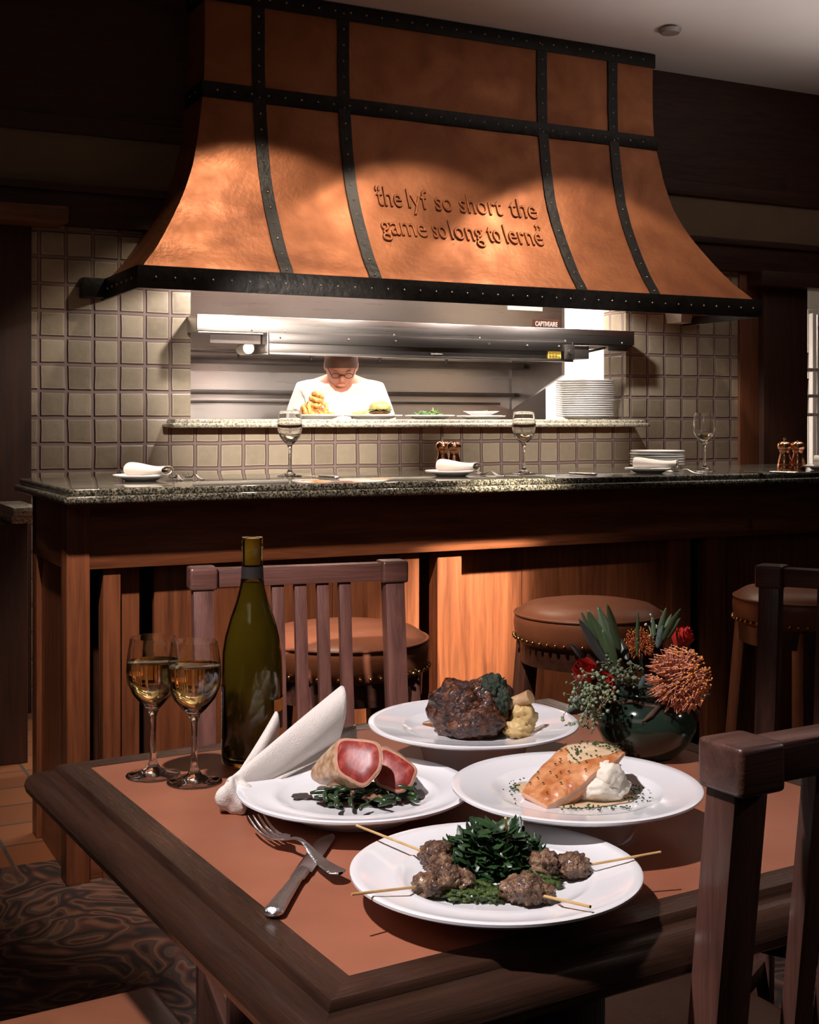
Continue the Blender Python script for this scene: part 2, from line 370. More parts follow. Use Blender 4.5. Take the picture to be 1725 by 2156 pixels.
# short white wall end standing right of the cook line
# ================================================================== COPPER HOOD
HC = 2.87
HP = [(1.79, 1.570), (1.836, 1.558), (1.916, 1.490), (2.01, 1.425), (2.17, 1.331), (2.304, 1.273), (2.377, 1.254), (2.458, 1.235), (2.514, 1.226), (2.65, 1.205), (2.8, 1.195), (3.12, 1.195)]
def hood_a(z): return cr(HP, z)
def hood_n(z): return 5.288-.96*(hood_a(z)-1.2)
hood = thing('copper_hood', 'flared hammered copper kitchen hood with riveted black iron straps above the serving opening', 'range hood', B(HC, WN, 1.745), TB)
def HL(u, n, z): return Vector((u-HC, n-WN, z-1.745))
b1 = MB()
b1.grid(lambda a, b_: HL(HC+(2*a-1)*hood_a(1.79+b_*1.33), hood_n(1.79+b_*1.33)+.0025*noise.noise(Vector((a*14, b_*7, 1))), 1.79+b_*1.33), 60, 60)
for sgn in (-1, 1):
    b1.grid(lambda a, b_: HL(HC+sgn*hood_a(1.79+b_*1.33), hood_n(1.79+b_*1.33)*(1-a)+WN*a, 1.79+b_*1.33), 8, 60)
b1.build('copper_body', COPPER, hood, 50)
def strap(u, z0, z1, w=.056, th=.007, rows=1):
    m = MB(); n = 40
    def pt(side, lay, k):
        z = z0+(z1-z0)*k; dz = .01
        tn = Vector((0, hood_n(min(z+dz, 3.12))-hood_n(max(z-dz, 1.79)), 2*dz)).normalized(); nrm = Vector((0, -tn.z, tn.y))
        return HL(u+side*w/2, hood_n(z), z)+nrm*(lay*th+.001)
    vs, fs = [], []
    for i in range(n+1):
        k = i/n
        for sd, ly in ((-1, 0), (-1, 1), (1, 1), (1, 0)): vs.append(pt(sd, ly, k)+Vector((.0015*noise.noise(Vector((u*9, i*.8, sd))), 0, 0)))
    for i in range(n):
        for q in range(4): fs.append((i*4+q, i*4+(q+1) % 4, (i+1)*4+(q+1) % 4, (i+1)*4+q))
    fs += [(3, 2, 1, 0), (n*4, n*4+1, n*4+2, n*4+3)]
    m.add(vs, fs); s_ = m.build('strap', IRON, hood, 50)
    z = z0+.05; lo = []; hi = []
    while z < z1-.02:
        (lo if z < 2.62 else hi).append(pt(0, 1, (z-z0)/(z1-z0))); z += .072
    dots('rivet', RIVET, s_, lo, .0055)
    if hi:
        rv = MB()
        for p in hi: rv.blob(p, .0055, 1, 0)
        rv.build('upper_rivets', RIVET, s_)['kind'] = 'stuff'
for u in (1.918, 2.324, 3.387, 3.81): strap(u, 1.80, 3.10)
def band(z0, z1, th, name, off=0):
    m = MB(); a = hood_a((z0+z1)/2)+off; n = hood_n((z0+z1)/2)-off
    m.box(HL(HC-a-th, n-th, z0), HL(HC+a+th, n, z1), .002)
    m.box(HL(HC-a-th, n, z0), HL(HC-a, WN-.001, z1), .002); m.box(HL(HC+a, n, z0), HL(HC+a+th, WN-.001, z1), .002)
    s_ = m.build(name, IRON, hood)
    u = HC-a+.06; fr_ = []; sd = []
    while u < HC+a-.02: fr_.append(HL(u, n-th, (z0+z1)/2)); u += .078
    for sg in (-1, 1):
        nn = n+.08
        while nn < WN-.03: sd.append(HL(HC+sg*(a+th), nn, (z0+z1)/2)); nn += .08
    if name == 'top_band': sd += fr_; fr_ = []
    dots('rivet', RIVET, s_, fr_, .0055)
    rv = MB()
    for p in sd: rv.blob(p, .0055, 1, 0)
    rv.build('side_rivets', RIVET, s_)['kind'] = 'stuff'
band(1.748, 1.838, .012, 'bottom_band', .004)
band(2.62, 2.69, .010, 'middle_band')
band(3.045, 3.115, .010, 'top_band')
MB().box(HL(1.19, WN-.07, 1.755), HL(1.295, WN-.001, 1.84), .004).build('wall_bracket', IRON, hood)
ins = MB()
def txt_fn(u0, z0):
    def fn(x, y, d):
        z = z0+y; t = 2*.01; tn = Vector((0, hood_n(z+.01)-hood_n(z-.01), t)).normalized(); nrm = Vector((0, -tn.z, tn.y))
        return HL(u0+x, hood_n(z), z)+nrm*(d+.001)
    return fn
def word(s, u0, u1, z0, size):
    # measure, then squeeze the word between its two ends
    t = MB(); text_bm(t, s, size, 0, lambda x, y, d: Vector((x, y, d))); xs = [v.co.x for v in t.bm.verts]; t.bm.free()
    sx = (u1-u0)/(max(xs)-min(xs)); text_bm(ins, s, size, .004, txt_fn(u0-min(xs)*sx, z0), -.0025, .0035, sx)
WORDS1 = [('the', 792, 844), ('lyf', 857, 899), ('so', 915, 950), ('short', 966, 1055), ('the', 1072, 1128)]
WORDS2 = [('game', 798, 894), ('so', 907, 936), ('long', 945, 1013), ('to', 1023, 1050), ('lerne', 1060, 1138)]
for s, a, b_ in WORDS1: word(s, uB(a, 5.19), uB(b_, 5.19), 2.195, .135)
for s, a, b_ in WORDS2: word(s, uB(a, 5.13), uB(b_, 5.13), 2.055, .135)
word('\u201c', uB(789, 5.2), uB(799, 5.2), 2.215, .11); word('\u201d', uB(1125, 5.15), uB(1137, 5.15), 2.085, .11)
ins.build('raised_inscription', COPPER, hood, 60)
# ================================================================== KITCHEN BEYOND THE OPENING
def bthing(name, label, cat, u, n, z, group=None): return thing(name, label, cat, B(u, n, z), TB, group)
def fr(u0, n0, z0): return lambda u, n, z: Vector((u-u0, n-n0, z-z0))
t = bthing('steel_shelf', 'long stainless steel shelf spanning the top of the serving opening under the copper hood', 'shelf', 2.84, 5.6, 1.62)
L = fr(2.84, 5.6, 1.62)
MB().box(L(1.668, 5.38, 1.622), L(4.013, 5.392, 1.695), .003).box(L(1.668, 5.392, 1.683), L(4.013, 5.85, 1.695), .002).build('front_panel', SHEET, t)
MB().box(L(1.668, 5.392, 1.622), L(1.675, 5.80, 1.683)).build('end_panel', STEEL, t); MB().box(L(4.006, 5.392, 1.622), L(4.013, 5.80, 1.683)).build('end_panel', STEEL, t)
MB().box(L(1.675, 5.385, 1.614), L(4.006, 5.42, 1.622), .002).build('bottom_lip', STEEL, t)
dots('screw', STEEL, t, [L(uB(px, 5.38), 5.379, 1.632) for px in (530, 600, 830, 1010, 1190, 1310)], .0055)
t = bthing('heat_lamp', 'long stainless infrared heat lamp hanging below the steel shelf over the plated dishes', 'heat lamp', 2.8, 5.42, 1.53)
L = fr(2.8, 5.42, 1.53)
MB().box(L(1.985, 5.33, 1.575), L(3.594, 5.337, 1.622), .002).box(L(1.985, 5.34, 1.532), L(3.594, 5.347, 1.578), .002).box(L(1.985, 5.345, 1.60), L(3.594, 5.50, 1.612)).box(L(1.985, 5.49, 1.532), L(3.594, 5.50, 1.612)).build('housing', LSTEEL, t)
MB().box(L(1.975, 5.332, 1.530), L(1.985, 5.50, 1.622), .002).build('end_plate', STEEL, t); MB().box(L(3.594, 5.332, 1.530), L(3.602, 5.50, 1.622), .002).build('end_plate', STEEL, t)
MB().box(L(1.985, 5.328, 1.524), L(3.60, 5.35, 1.533), .001).build('bottom_rim', STEEL, t)
mm, nt, b = newmat('glowing_element'); setc(b, Base_Color=(1, .4, .15, 1), Emission_Color=(1, .62, .36, 1), Emission_Strength=14); ELEM = mm
MB().tube([L(2.05, 5.42, 1.57), L(3.54, 5.42, 1.57)], .006, 8).build('heating_element', ELEM, t)
dots('screw', STEEL, t, [L(uB(px, 5.33), 5.329, 1.600) for px in (590, 733, 833, 1030, 1110, 1177)], .0055)
m = MB().box(L(3.545, 5.322, 1.535), L(3.602, 5.333, 1.61), .003); q = m.build('switch_plate', DSTEEL, t)
MB().tube([L(3.573, 5.324, 1.573), L(3.573, 5.305, 1.573)], .013, 16).build('switch_knob', STEEL, q)
YEL = plain('yellow_sticker', (.75, .50, .06), .5); q = MB().box(L(3.455, 5.336, 1.539), L(3.53, 5.3385, 1.574)).build('warning_sticker', YEL, t); q['label'] = 'yellow warning sticker'
m = MB()
for i, zz in enumerate((1.568, 1.562, 1.554, 1.549, 1.543)):
    for j in range(4 if i != 2 else 3): m.box(L(3.46+j*.0175, 5.3345, zz-.0012), L(3.46+j*.0175+.012+.003*((i+j) % 2), 5.336, zz+.0012))
m.build('small_print', BLACKP, q)
q = MB().box(L(2.795, 5.337, 1.540), L(2.86, 5.3395, 1.553)).build('caution_label', BLACKP, t)
m = MB(); text_bm(m, 'CAUTION HOT', .009, .0005, lambda x, y, d: L(2.799+x, 5.3365-d, 1.543+y)); m.build('lettering', WHITEP, q)
t = bthing('junction_box', 'dark grey electrical junction box on bracket at the right end of the heat lamp', 'electrical box', 3.66, 5.5, 1.54)
L = fr(3.66, 5.5, 1.54)
MB().box(L(3.605, 5.40, 1.545), L(3.745, 5.52, 1.612), .006).build('box', DSTEEL, t)
MB().beam(L(3.72, 5.46, 1.575), L(3.93, 5.52, 1.615), .02, .012).build('bracket_arm', STEEL, t); MB().box(L(3.86, 5.40, 1.59), L(3.99, 5.42, 1.617), .004).build('bracket', STEEL, t)
t = bthing('ticket_holder', 'small clear plastic ticket holder tucked under the left end of the steel shelf', 'ticket holder', 1.85, 5.42, 1.57)
L = fr(1.85, 5.42, 1.57)
PLA = plain('smoked_plastic', (.35, .30, .28), .1, trans=.5, ior=1.3)
MB().box(L(1.735, 5.405, 1.572), L(1.97, 5.41, 1.618), .002).build('clear_plate', PLA, t); MB().box(L(1.82, 5.412, 1.572), L(1.86, 5.42, 1.61), .002).build('clip', BLACKP, t)
o = MB().tube([(0, -.05, 0), (0, .05, 0)], .026, 24).build('paper_roll', WHITEP, None, 38, B(1.915, 5.46, 1.553), TB)
tag(o, 'white paper roll at the left end of the heat lamp', 'paper roll')
# exhaust hood
UE = uB(1183, 6.5)
t = bthing('exhaust_hood', 'large stainless exhaust hood inside the kitchen behind the steel shelf', 'exhaust hood', 2.5, 6.8, 1.3)
L = fr(2.5, 6.8, 1.3)
MB().box(L(.8, 6.5, 1.75), L(UE, 6.53, 2.55), .003).build('front_panel', SHEET, t)
MB().box(L(.8, 6.49, 1.735), L(UE, 6.56, 1.752), .003).build('bottom_edge', STEEL, t)
poly = [(6.5, 2.55), (6.5, 1.51), (7.085, 1.306), (7.085, 2.55)]
m = MB(); n4 = 4
m.add([L(UE, a, b_) for a, b_ in poly]+[L(UE+.02, a, b_) for a, b_ in poly], [(0, 1, 2, 3), (7, 6, 5, 4), (0, 4, 5, 1), (1, 5, 6, 2), (2, 6, 7, 3), (3, 7, 4, 0)]); m.build('end_panel', STEEL, t)
m = MB()
for i in range(14):
    u = .9+i*.235
    if u < UE-.2: MB().box(L(u, 6.56, 1.80), L(u+.20, 6.60, 2.3)).build('grease_filter', DSTEEL, t)
m.bm.free()
q = MB().box(L(uB(1070, 6.5), 6.494, 1.892), L(uB(1141, 6.5), 6.499, 1.99)).build('notice', WHITEP, t); q['label'] = 'white paper notice'
BRN = plain('brown_badge', (.10, .035, .02), .35)
q = MB().box(L(uB(1122, 6.5), 6.494, 1.79), L(uB(1176, 6.5), 6.499, 1.842), .002).build('maker_badge', BRN, t); q['label'] = 'small brown maker badge'
m = MB(); u0 = uB(1122, 6.5)+.012; wd = uB(1176, 6.5)-u0-.012
tt = MB(); text_bm(tt, 'CAPTIVEAIRE', .04, 0, lambda x, y, d: Vector((x, y, d))); mx_ = max(v.co.x for v in tt.bm.verts); tt.bm.free()
text_bm(m, 'CAPTIVEAIRE', .04, .001, lambda x, y, d: L(u0+x, 6.4935-d, 1.802+y), .0008, 0, wd/mx_); m.build('lettering', WHITEP, q)
# splashback, shelf, cooking equipment
UB = uB(1149, 7.1)
t = bthing('steel_splashback', 'stainless splashback with two dark rails on the far kitchen wall', 'splashback', 2.5, 7.1, .9); L = fr(2.5, 7.1, .9)
MB().box(L(.75, 7.10, .9), L(UB, 7.12, 2.6)).build('panel', SHEET, t)
MB().box(L(.75, 7.02, 1.385), L(UE-.02, 7.10, 1.41), .003).build('rail', DSTEEL, t)
MB().box(L(.75, 7.06, 1.335), L(UE-.1, 7.10, 1.35), .003).build('rail', DSTEEL, t)
MB().box(L(.75, 6.9, 1.56), L(UE-.02, 7.1, 1.60), .003).build('upper_ledge', DSTEEL, t)
m = MB().tube([L(.8, 6.72, 1.615), L(UE-.05, 6.72, 1.615)], .010, 10)
for px in (503, 655, 800, 940): m.tube([L(uB(px, 6.72), 6.72, 1.62), L(uB(px, 6.72), 6.72, 1.575)], [.014, .005], 8)
q = m.build('fire_suppression_pipe', DSTEEL, t)
t = bthing('griddle', 'low stainless griddle with raised back at the left of the kitchen', 'griddle', 1.5, 6.9, 0); L = fr(1.5, 6.9, 0)
MB().box(L(.75, 6.70, .1), L(2.02, 7.05, 1.30), .006).build('body', STEEL, t)
MB().box(L(.75, 6.69, 1.235), L(2.02, 6.70, 1.285), .002).build('control_panel', DSTEEL, t)
MB().box(L(.75, 6.86, 1.30), L(2.02, 7.04, 1.365), .005).build('back_ledge', SHEET, t)
m = MB()
for i in range(4): MB().box(L(.80+i*.3, 6.72, 0), L(.84+i*.3, 6.76, .1)).build('foot', STEEL, t)
t = bthing('prep_counter', 'stainless prep counter running along the far kitchen wall', 'counter', 3.2, 6.9, 0); L = fr(3.2, 6.9, 0)
MB().box(L(2.06, 6.72, .90), L(UB, 7.06, .94), .004).build('worktop', SHEET, t)
MB().box(L(2.08, 6.75, .12), L(UB-.02, 7.05, .90), .004).build('cabinet', STEEL, t)
m = MB()
for u in (2.12, 3.0, UB-.1):
    for n_ in (6.78, 7.0): MB().box(L(u, n_, 0), L(u+.03, n_+.03, .12)).build('foot', STEEL, t)
# wall sconce shade under the hood corner
t = bthing('wall_light', 'small white wedge light shade high on the tiled wall under the right hood corner', 'wall light', uB(1465, 5.45), WN-.001, 1.757)
u0 = uB(1430, 5.4)-uB(1465, 5.45); u1 = uB(1512, 5.4)-uB(1465, 5.45)
MB().add([(u0+.02, 0, 0), (u1-.02, 0, 0), (u1-.02, -.02, 0), (u0+.02, -.12, 0), (u0, 0, .09), (u1, 0, .09), (u1, -.03, .06), (u0, -.15, .06)], [(0, 1, 2, 3), (4, 7, 6, 5), (0, 4, 5, 1), (1, 5, 6, 2), (2, 6, 7, 3), (3, 7, 4, 0)]).build('shade', WHITEP, t)
# ---------------- serving shelf of granite
t = bthing('granite_shelf', 'pale speckled granite serving shelf carrying the plated dishes in the wall opening', 'shelf', 2.84, 5.5, 1.198); L = fr(2.84, 5.5, 1.198)
m = MB().box(L(1.575, 5.40, 1.216), L(4.095, WN-.001, 1.236), .008, None, 3).box(L(1.555, 5.375, 1.198), L(4.115, WN-.001, 1.219), .009, None, 3)
m.box(L(OL+.002, WN-.002, 1.2005), L(OR-.002, 5.85, 1.236), .002); m.build('slab', GRANITE2, t)
ZS = 1.2365
def sh(px, n): u = uB(px, n); return B(u, n, ZS)
# plates on the serving shelf
def plate_bm(r, h, rw=.66, foot=.5, th=.0035, seg=72):
    """rimmed plate, rim top at height h, well radius rw*r"""
    w_ = r*rw; zb = h-.015 if h > .025 else .007; zt = h; fh = zb-.006
    top = [(0.0005, zb), (w_*.80, zb+.0008), (w_*.93, zb+.004), (w_, zb+(zt-zb)*.55), (w_*1.05, zt-(.008 if h < .04 else .006)), (r*.93, zt-.002), (r*.985, zt), (r, zt-.0012), (r, zt-.0035)]
    bot = [(r*.97, zt-.0062), (w_*1.12, zt-.011 if h > .025 else zt-.009), (w_*1.0, zb-.001), (w_*.9, zb-.004), (min(r*foot*1.40, w_*.84), fh+.0015), (min(r*foot*1.14, w_*.83), fh-.006 if fh > .012 else fh*.6), (r*foot*1.0, min(.004, fh*.3)), (r*foot*.98, 0), (r*foot*.93, 0), (r*foot*.91, fh), (.0005, fh)]
    return MB().lathe(top+bot, seg)
def plate(name, label, loc, r, h, rw=.66, foot=.5, cat='plate', group=None, seg=72):
    o = plate_bm(r, h, rw, foot, seg=seg).build(name, PORC, None, 50, loc); return tag(o, label, cat, group)
FRY = plain('fried_crust', (.42, .17, .04), .5, 0, (.62, .31, .09), 60, .6, 90, .003)
BUN = plain('toasted_bun', (.50, .21, .07), .4, 0, (.72, .40, .16), 25, .2, 60)
PATTY = plain('grilled_beef', (.06, .022, .012), .5, 0, (.16, .06, .03), 70, .8, 90, .004)
GREENM = plain('salad_green', (.035, .12, .018), .45, 0, (.14, .26, .05), 30)
p1 = sh(668, 5.60); plate('dinner_plate', 'white plate of onion rings on the granite serving shelf, furthest left', p1, .125, .022, .7, .5, group=None)
k = 0
for dx, dy, dz, a, tl, rr in [(-.045, .01, .012, .3, 1.2, .030), (-.02, -.02, .016, 1.0, 1.25, .032), (.01, -.015, .018, -.2, 1.15, .036), (-.05, -.02, .012, 1.4, 1.0, .028), (.0, .03, .03, .5, .5, .034), (-.012, .0, .062, .2, .35, .027), (-.006, 0, .082, .9, .25, .026), (.002, .002, .100, 2.0, .5, .022), (.045, -.005, .012, .1, .2, .028)]:
    pts = [(rr*math.cos(i*2*PI/22), rr*math.sin(i*2*PI/22), .003*math.sin(i*1.7+k)) for i in range(23)]
    o = MB().tube(pts, [.0100+.0015*math.sin(i*2+k) for i in range(23)], 10).build('onion_ring', FRY, None, 180, p1+Vector((dx, dy, .012+dz+(rr*math.sin(tl) if tl > .9 else 0)*.55)))
    o.rotation_euler = (tl, .2, a); k += 1; tag(o, 'golden fried onion ring in the pile on the leftmost shelf plate', 'onion ring', 'onion rings on the serving shelf')
p2 = sh(785, 5.60); plate('dinner_plate', 'white plate with burger and fries on the granite serving shelf', p2, .145, .022, .7, .5)
bg = thing('hamburger', 'hamburger with toasted sesame-free bun on the plate with fries', 'hamburger', p2+Vector((.035, 0, .0125)))
bg['label'] = 'hamburger with toasted golden bun beside fries on the serving shelf'
MB().lathe([(.001, 0), (.045, 0), (.050, .006), (.049, .013), (.001, .014)], 32).build('bottom_bun', BUN, bg)
MB().blob((0, 0, .022), (.053, .053, .0115), 3, .12, 4, 3).build('patty', PATTY, bg, 180)
MB().grid(lambda a, b_: Vector(((.02+.038*b_)*math.cos(a*2*PI), (.02+.038*b_)*math.sin(a*2*PI), .034+.004*math.sin(a*2*PI*9)*b_)), 72, 4, closeu=True).solid(.001).build('lettuce', GREENM, bg, 180)
MB().lathe([(.001, .036), (.050, .036), (.054, .043), (.051, .055), (.040, .067), (.022, .0745), (.001, .077)], 40).build('top_bun', BUN, bg, 60)
for i in range(16):
    a = random.uniform(-.5, 2.6); d0 = Vector((-.055+random.uniform(-.03, .03), random.uniform(-.04, .04), .014+random.uniform(0, .022)))
    e = Vector((math.cos(a)*.035, math.sin(a)*.035, random.uniform(.0, .022)))
    o = MB().beam(-e*.8, e*.8, .0075, .0075, .0012).build('french_fry', plain('fried_potato', (.62, .36, .10), .45, 0, (.78, .52, .20), 50), None, 38, p2+d0)
    tag(o, 'thin golden french fry in the heap left of the hamburger', 'french fry', 'french fries on the burger plate')
def leaves_bm(n, R0, h, ln, wd, seed, up=.5):
    rnd = random.Random(seed); m = MB()
    for i in range(n):
        r_ = R0*math.sqrt(rnd.random()); a = rnd.uniform(0, 2*PI); c = Vector((r_*math.cos(a), r_*math.sin(a), h*(1-(r_/R0)**2)*rnd.uniform(.35, 1)))
        d = Vector((math.cos(a+rnd.uniform(-1.4, 1.4)), math.sin(a+rnd.uniform(-1.4, 1.4)), rnd.uniform(-.3, 1)*up*1.6)).normalized()
        sd = d.cross(Vector((rnd.uniform(-.5, .5), rnd.uniform(-.5, .5), 1))).normalized(); nn = d.cross(sd)
        l_ = ln*rnd.uniform(.6, 1.2); w_ = wd*rnd.uniform(.6, 1.2); cu = rnd.uniform(-.5, .7); pr = []
        lob = rnd.random() < .5
        for q in range(7):
            t_ = q/6; ww = w_*math.sin(PI*min(1, t_*.93+.05))**.8*(1+(.45*math.sin(t_*15) if lob else 0)); p = c+d*l_*t_+nn*(cu*l_*t_*t_)
            pr += [p-sd*ww*.5+nn*w_*.18, p, p+sd*ww*.5+nn*w_*.18]
        m.add(pr, [(q*3+s_, q*3+s_+1, q*3+s_+4, q*3+s_+3) for q in range(6) for s_ in (0, 1)])
    return m
p3 = sh(905, 5.60); plate('dinner_plate', 'white plate of green salad leaves on the granite serving shelf', p3, .125, .022, .7, .5)
o = leaves_bm(120, .06, .035, .035, .014, 3, .3).build('green_salad', GREENM, None, 180, p3+Vector((-.005, 0, .012))); tag(o, 'heap of green salad leaves on the third shelf plate', 'salad', kind='stuff')
p4 = sh(1013, 5.60); plate('dinner_plate', 'white plate under the small bowl, rightmost dish on the granite serving shelf', p4, .125, .020, .7, .5)
q4 = p4+Vector((0, 0, .0105))
o = MB().lathe([(.001, .006), (.04, .007), (.055, .02), (.085, .030), (.092, .031), (.092, .029), (.086, .0275), (.058, .016), (.045, 0), (.03, 0), (.001, .003)], 64).build('soup_bowl', PORC, None, 50, q4)
tag(o, 'shallow white bowl with a green garnish on top of a plate on the serving shelf', 'bowl')
o = leaves_bm(34, .022, .03, .022, .012, 9, .6).build('salad_garnish', GREENM, None, 180, q4+Vector((-.0, 0, .008))); tag(o, 'small tuft of green garnish in the shallow bowl on the serving shelf', 'garnish', kind='stuff')
# stack of plates at the right end of the serving shelf
pr = sh(1232, 5.62); base = plate_bm(.155, .024, .7, .55, seg=56)
o = base.build('dinner_plate', PORC, None, 50, pr); tag(o, 'bottom white plate of the tall stack at the right end of the serving shelf', 'plate', 'tall plate stack')
for i in range(1, 17):
    c = o.copy(); COL.objects.link(c); c.location = pr+Vector((random.uniform(-.002, .002), random.uniform(-.002, .002), .0115*i)); c.rotation_euler.z = i
    c['label'] = 'top white plate of the tall stack at the right end of the serving shelf' if i == 16 else 'white dinner plate in the middle of the tall stack, right end of the serving shelf'
# ================================================================== CHEF
SKIN = plain('skin', (.50, .20, .13), .5, 0, (.56, .25, .17), 8, sss=.15)
COAT = plain('white_cotton', (.80, .78, .76), .85, bs=.3, bsc=60, bd=.004)
TROU = plain('dark_trousers', (.02, .02, .022), .8)
HAIR = plain('brown_hair', (.09, .035, .018), .6, bs=.8, bsc=250, bd=.003)
cp = W(715, 890, 6.64); cp.z = 0
chef = thing('person', 'cook in a white jacket with head bowed over the plates behind the serving shelf', 'person', cp, R(6))
def skin_mesh(name, verts, edges, radii, m, parent, sub=2, root=0):
    me = bpy.data.meshes.new(name); me.from_pydata([Vector(v) for v in verts], edges, []); o = bpy.data.objects.new(name, me); COL.objects.link(o)
    sk = o.modifiers.new('skin', 'SKIN'); sk.use_smooth_shade = True
    for i, r_ in enumerate(radii):
        r2 = r_ if isinstance(r_, tuple) else (r_, r_); me.skin_vertices[0].data[i].radius = r2
    me.skin_vertices[0].data[root].use_root = True
    ss = o.modifiers.new('sub', 'SUBSURF'); ss.levels = sub; ss.render_levels = sub
    bpy.context.view_layer.update(); dg = bpy.context.evaluated_depsgraph_get(); nm = bpy.data.meshes.new_from_object(o.evaluated_get(dg))
    bpy.data.objects.remove(o); nm.name = name; nm.materials.clear(); nm.materials.append(m); nm.shade_smooth()
    o = bpy.data.objects.new(name, nm); COL.objects.link(o); o.parent = parent; return o
bv = [(0, .05, .95), (0, .03, 1.10), (0, -.01, 1.25), (0, -.05, 1.38), (0, -.09, 1.455), (0, -.145, 1.485), (0, -.165, 1.535),
      (-.11, .05, .90), (-.12, .03, .50), (-.13, .05, .09), (-.13, -.08, .04), (.11, .05, .90), (.12, .03, .50), (.13, .05, .09), (.13, -.08, .04)]
be = [(0, 1), (1, 2), (2, 3), (3, 4), (4, 5), (5, 6), (0, 7), (7, 8), (8, 9), (9, 10), (0, 11), (11, 12), (12, 13), (13, 14)]
br_ = [(.15, .11), (.14, .10), (.16, .115), (.15, .10), .055, .072, .085, .085, .06, .045, .04, .085, .06, .045, .04]
for sg in (-1, 1):
    k0 = len(bv); bv += [(sg*.17, -.045, 1.375), (sg*.235, -.06, 1.19), (sg*.17, -.17, 1.10), (sg*.135, -.215, 1.095)]
    be += [(3, k0), (k0, k0+1), (k0+1, k0+2), (k0+2, k0+3)]; br_ += [.062, .046, .030, (.036, .020)]
    for f_, (dx, ln) in enumerate([(-.030, .060), (-.010, .070), (.010, .066), (.028, .052)]):
        a = len(bv); bx_ = sg*.135+dx; bv += [(bx_, -.25, 1.090), (bx_, -.25-ln*.5, 1.080), (bx_, -.25-ln*.72, 1.055)]
        be += [(k0+3, a), (a, a+1), (a+1, a+2)]; br_ += [.0095, .0085, .0075]
    a = len(bv); bv += [(sg*.135-sg*.045, -.222, 1.080), (sg*.135-sg*.058, -.250, 1.066)]; be += [(k0+3, a), (a, a+1)]; br_ += [.010, .0085]
body0 = skin_mesh('body', bv, be, br_, SKIN, chef)
jv = [(0, .05, .90), (0, .05, .98), (0, .03, 1.10), (0, -.01, 1.25), (0, -.05, 1.385), (0, -.075, 1.425)]
je = [(0, 1), (1, 2), (2, 3), (3, 4), (4, 5)]; jr = [(.185, .14), (.175, .13), (.165, .125), (.185, .135), (.17, .115), (.075, .07)]
for sg in (-1, 1):
    k0 = len(jv); jv += [(sg*.18, -.045, 1.372), (sg*.245, -.06, 1.19), (sg*.20, -.13, 1.125)]; je += [(4, k0), (k0, k0+1), (k0+1, k0+2)]; jr += [.078, .064, .045]
skin_mesh('jacket', jv, je, jr, COAT, chef)
tv = [(0, .05, .93)]; te = []; tr = [(.165, .125)]
for sg in (-1, 1):
    k0 = len(tv); tv += [(sg*.11, .05, .84), (sg*.12, .03, .50), (sg*.13, .05, .10)]; te += [(0, k0), (k0, k0+1), (k0+1, k0+2)]; tr += [.10, .078, .065]
skin_mesh('trousers', tv, te, tr, TROU, chef)
Mh = Matrix.Translation((0, -.155, 1.515)) @ Matrix.Rotation(R(38), 4, 'X')
# face: nose, brows, lips and ears rise from the bowed head; hair cap behind
hd = MB()
hd.grid(lambda a, b_: Vector((.080*math.sin(b_*PI)*math.cos(a*2*PI)*(1-.12*(b_ > .6)*(b_-.6)), .098*math.sin(b_*PI)*math.sin(a*2*PI)-.012*max(0, b_-.55), .118*math.cos(b_*PI))), 40, 24, Mh, True)
hd.blob((0, -.100, -.012), (.013, .020, .024), 2, 0, M=Mh); hd.blob((0, -.090, -.060), (.026, .012, .008), 2, 0, M=Mh)
for sg in (-1, 1): hd.blob((sg*.080, .004, -.008), (.009, .018, .030), 2, 0, M=Mh); hd.blob((sg*.032, -.085, .022), (.022, .010, .006), 2, 0, M=Mh)
hd.bm.from_mesh(body0.data); bpy.data.objects.remove(body0); hd.build('body', SKIN, chef, 180)
hr = MB(); hr.grid(lambda a, b_: Vector((.087*math.sin(b_*PI*.56)*math.cos(a*2*PI), .012+.103*math.sin(b_*PI*.56)*math.sin(a*2*PI), .005+.121*math.cos(b_*PI*.56)-.03*max(0, math.sin(a*2*PI))*b_+.045*max(0, -math.sin(a*2*PI))*b_)), 48, 14, Mh, True)
hr.build('hair', HAIR, chef, 180)
gl = MB()
for sg in (-1, 1):
    gl.tube([(sg*.033+.021*math.cos(i*PI/8), -.104, .006+.015*math.sin(i*PI/8)) for i in range(17)], .0018, 6, M=Mh); gl.tube([(sg*.055, -.102, .01), (sg*.083, .0, .01)], .0018, 6, M=Mh)
gl.tube([(-.012, -.105, .01), (.012, -.105, .01)], .0018, 6, M=Mh); gl.build('glasses', BLACKP, chef, 180)
# ================================================================== KITCHEN SEEN PAST THE RIGHT COLUMN
uf = uB(1701, 6.4); t = bthing('refrigerator', 'tall white refrigerator at the right edge with a red and black sticker', 'refrigerator', uf+.35, 6.7, 0)
MB().box((-.35, -.3, .08), (.35, .35, 1.98), .012).build('body', WHITEP, t); MB().box((-.345, -.34, .12), (.345, -.30, 1.95), .012).build('door', WHITEP, t)
MB().box((-.31, -.3, 0), (.31, .3, .08)).build('plinth', BLACKP, t)
zc = lambda y: H-(y-890)*7.9/F
q = MB().box((-.315, -.350, zc(690)), (-.12, -.34, zc(660)), .002).build('black_sticker', BLACKP, t); mm, nt, b = newmat('red_sticker_glow'); setc(b, Base_Color=(.5, .03, .01, 1), Emission_Color=(1, .08, .03, 1), Emission_Strength=.7)  # sticker on the door; its red is given a glow although unlit
MB().box((-.305, -.353, zc(672)), (-.13, -.350, zc(662))).build('red_strip', mm, q)
MB().box((-.305, -.345, zc(702)), (-.20, -.34, zc(695)), .001).build('name_plate', BLACKP, t)
us = uB(1702, 6.1); t = bthing('storage_rack', 'narrow storage rack between the wooden column and the white refrigerator', 'rack', us-.15, 6.1, 0)
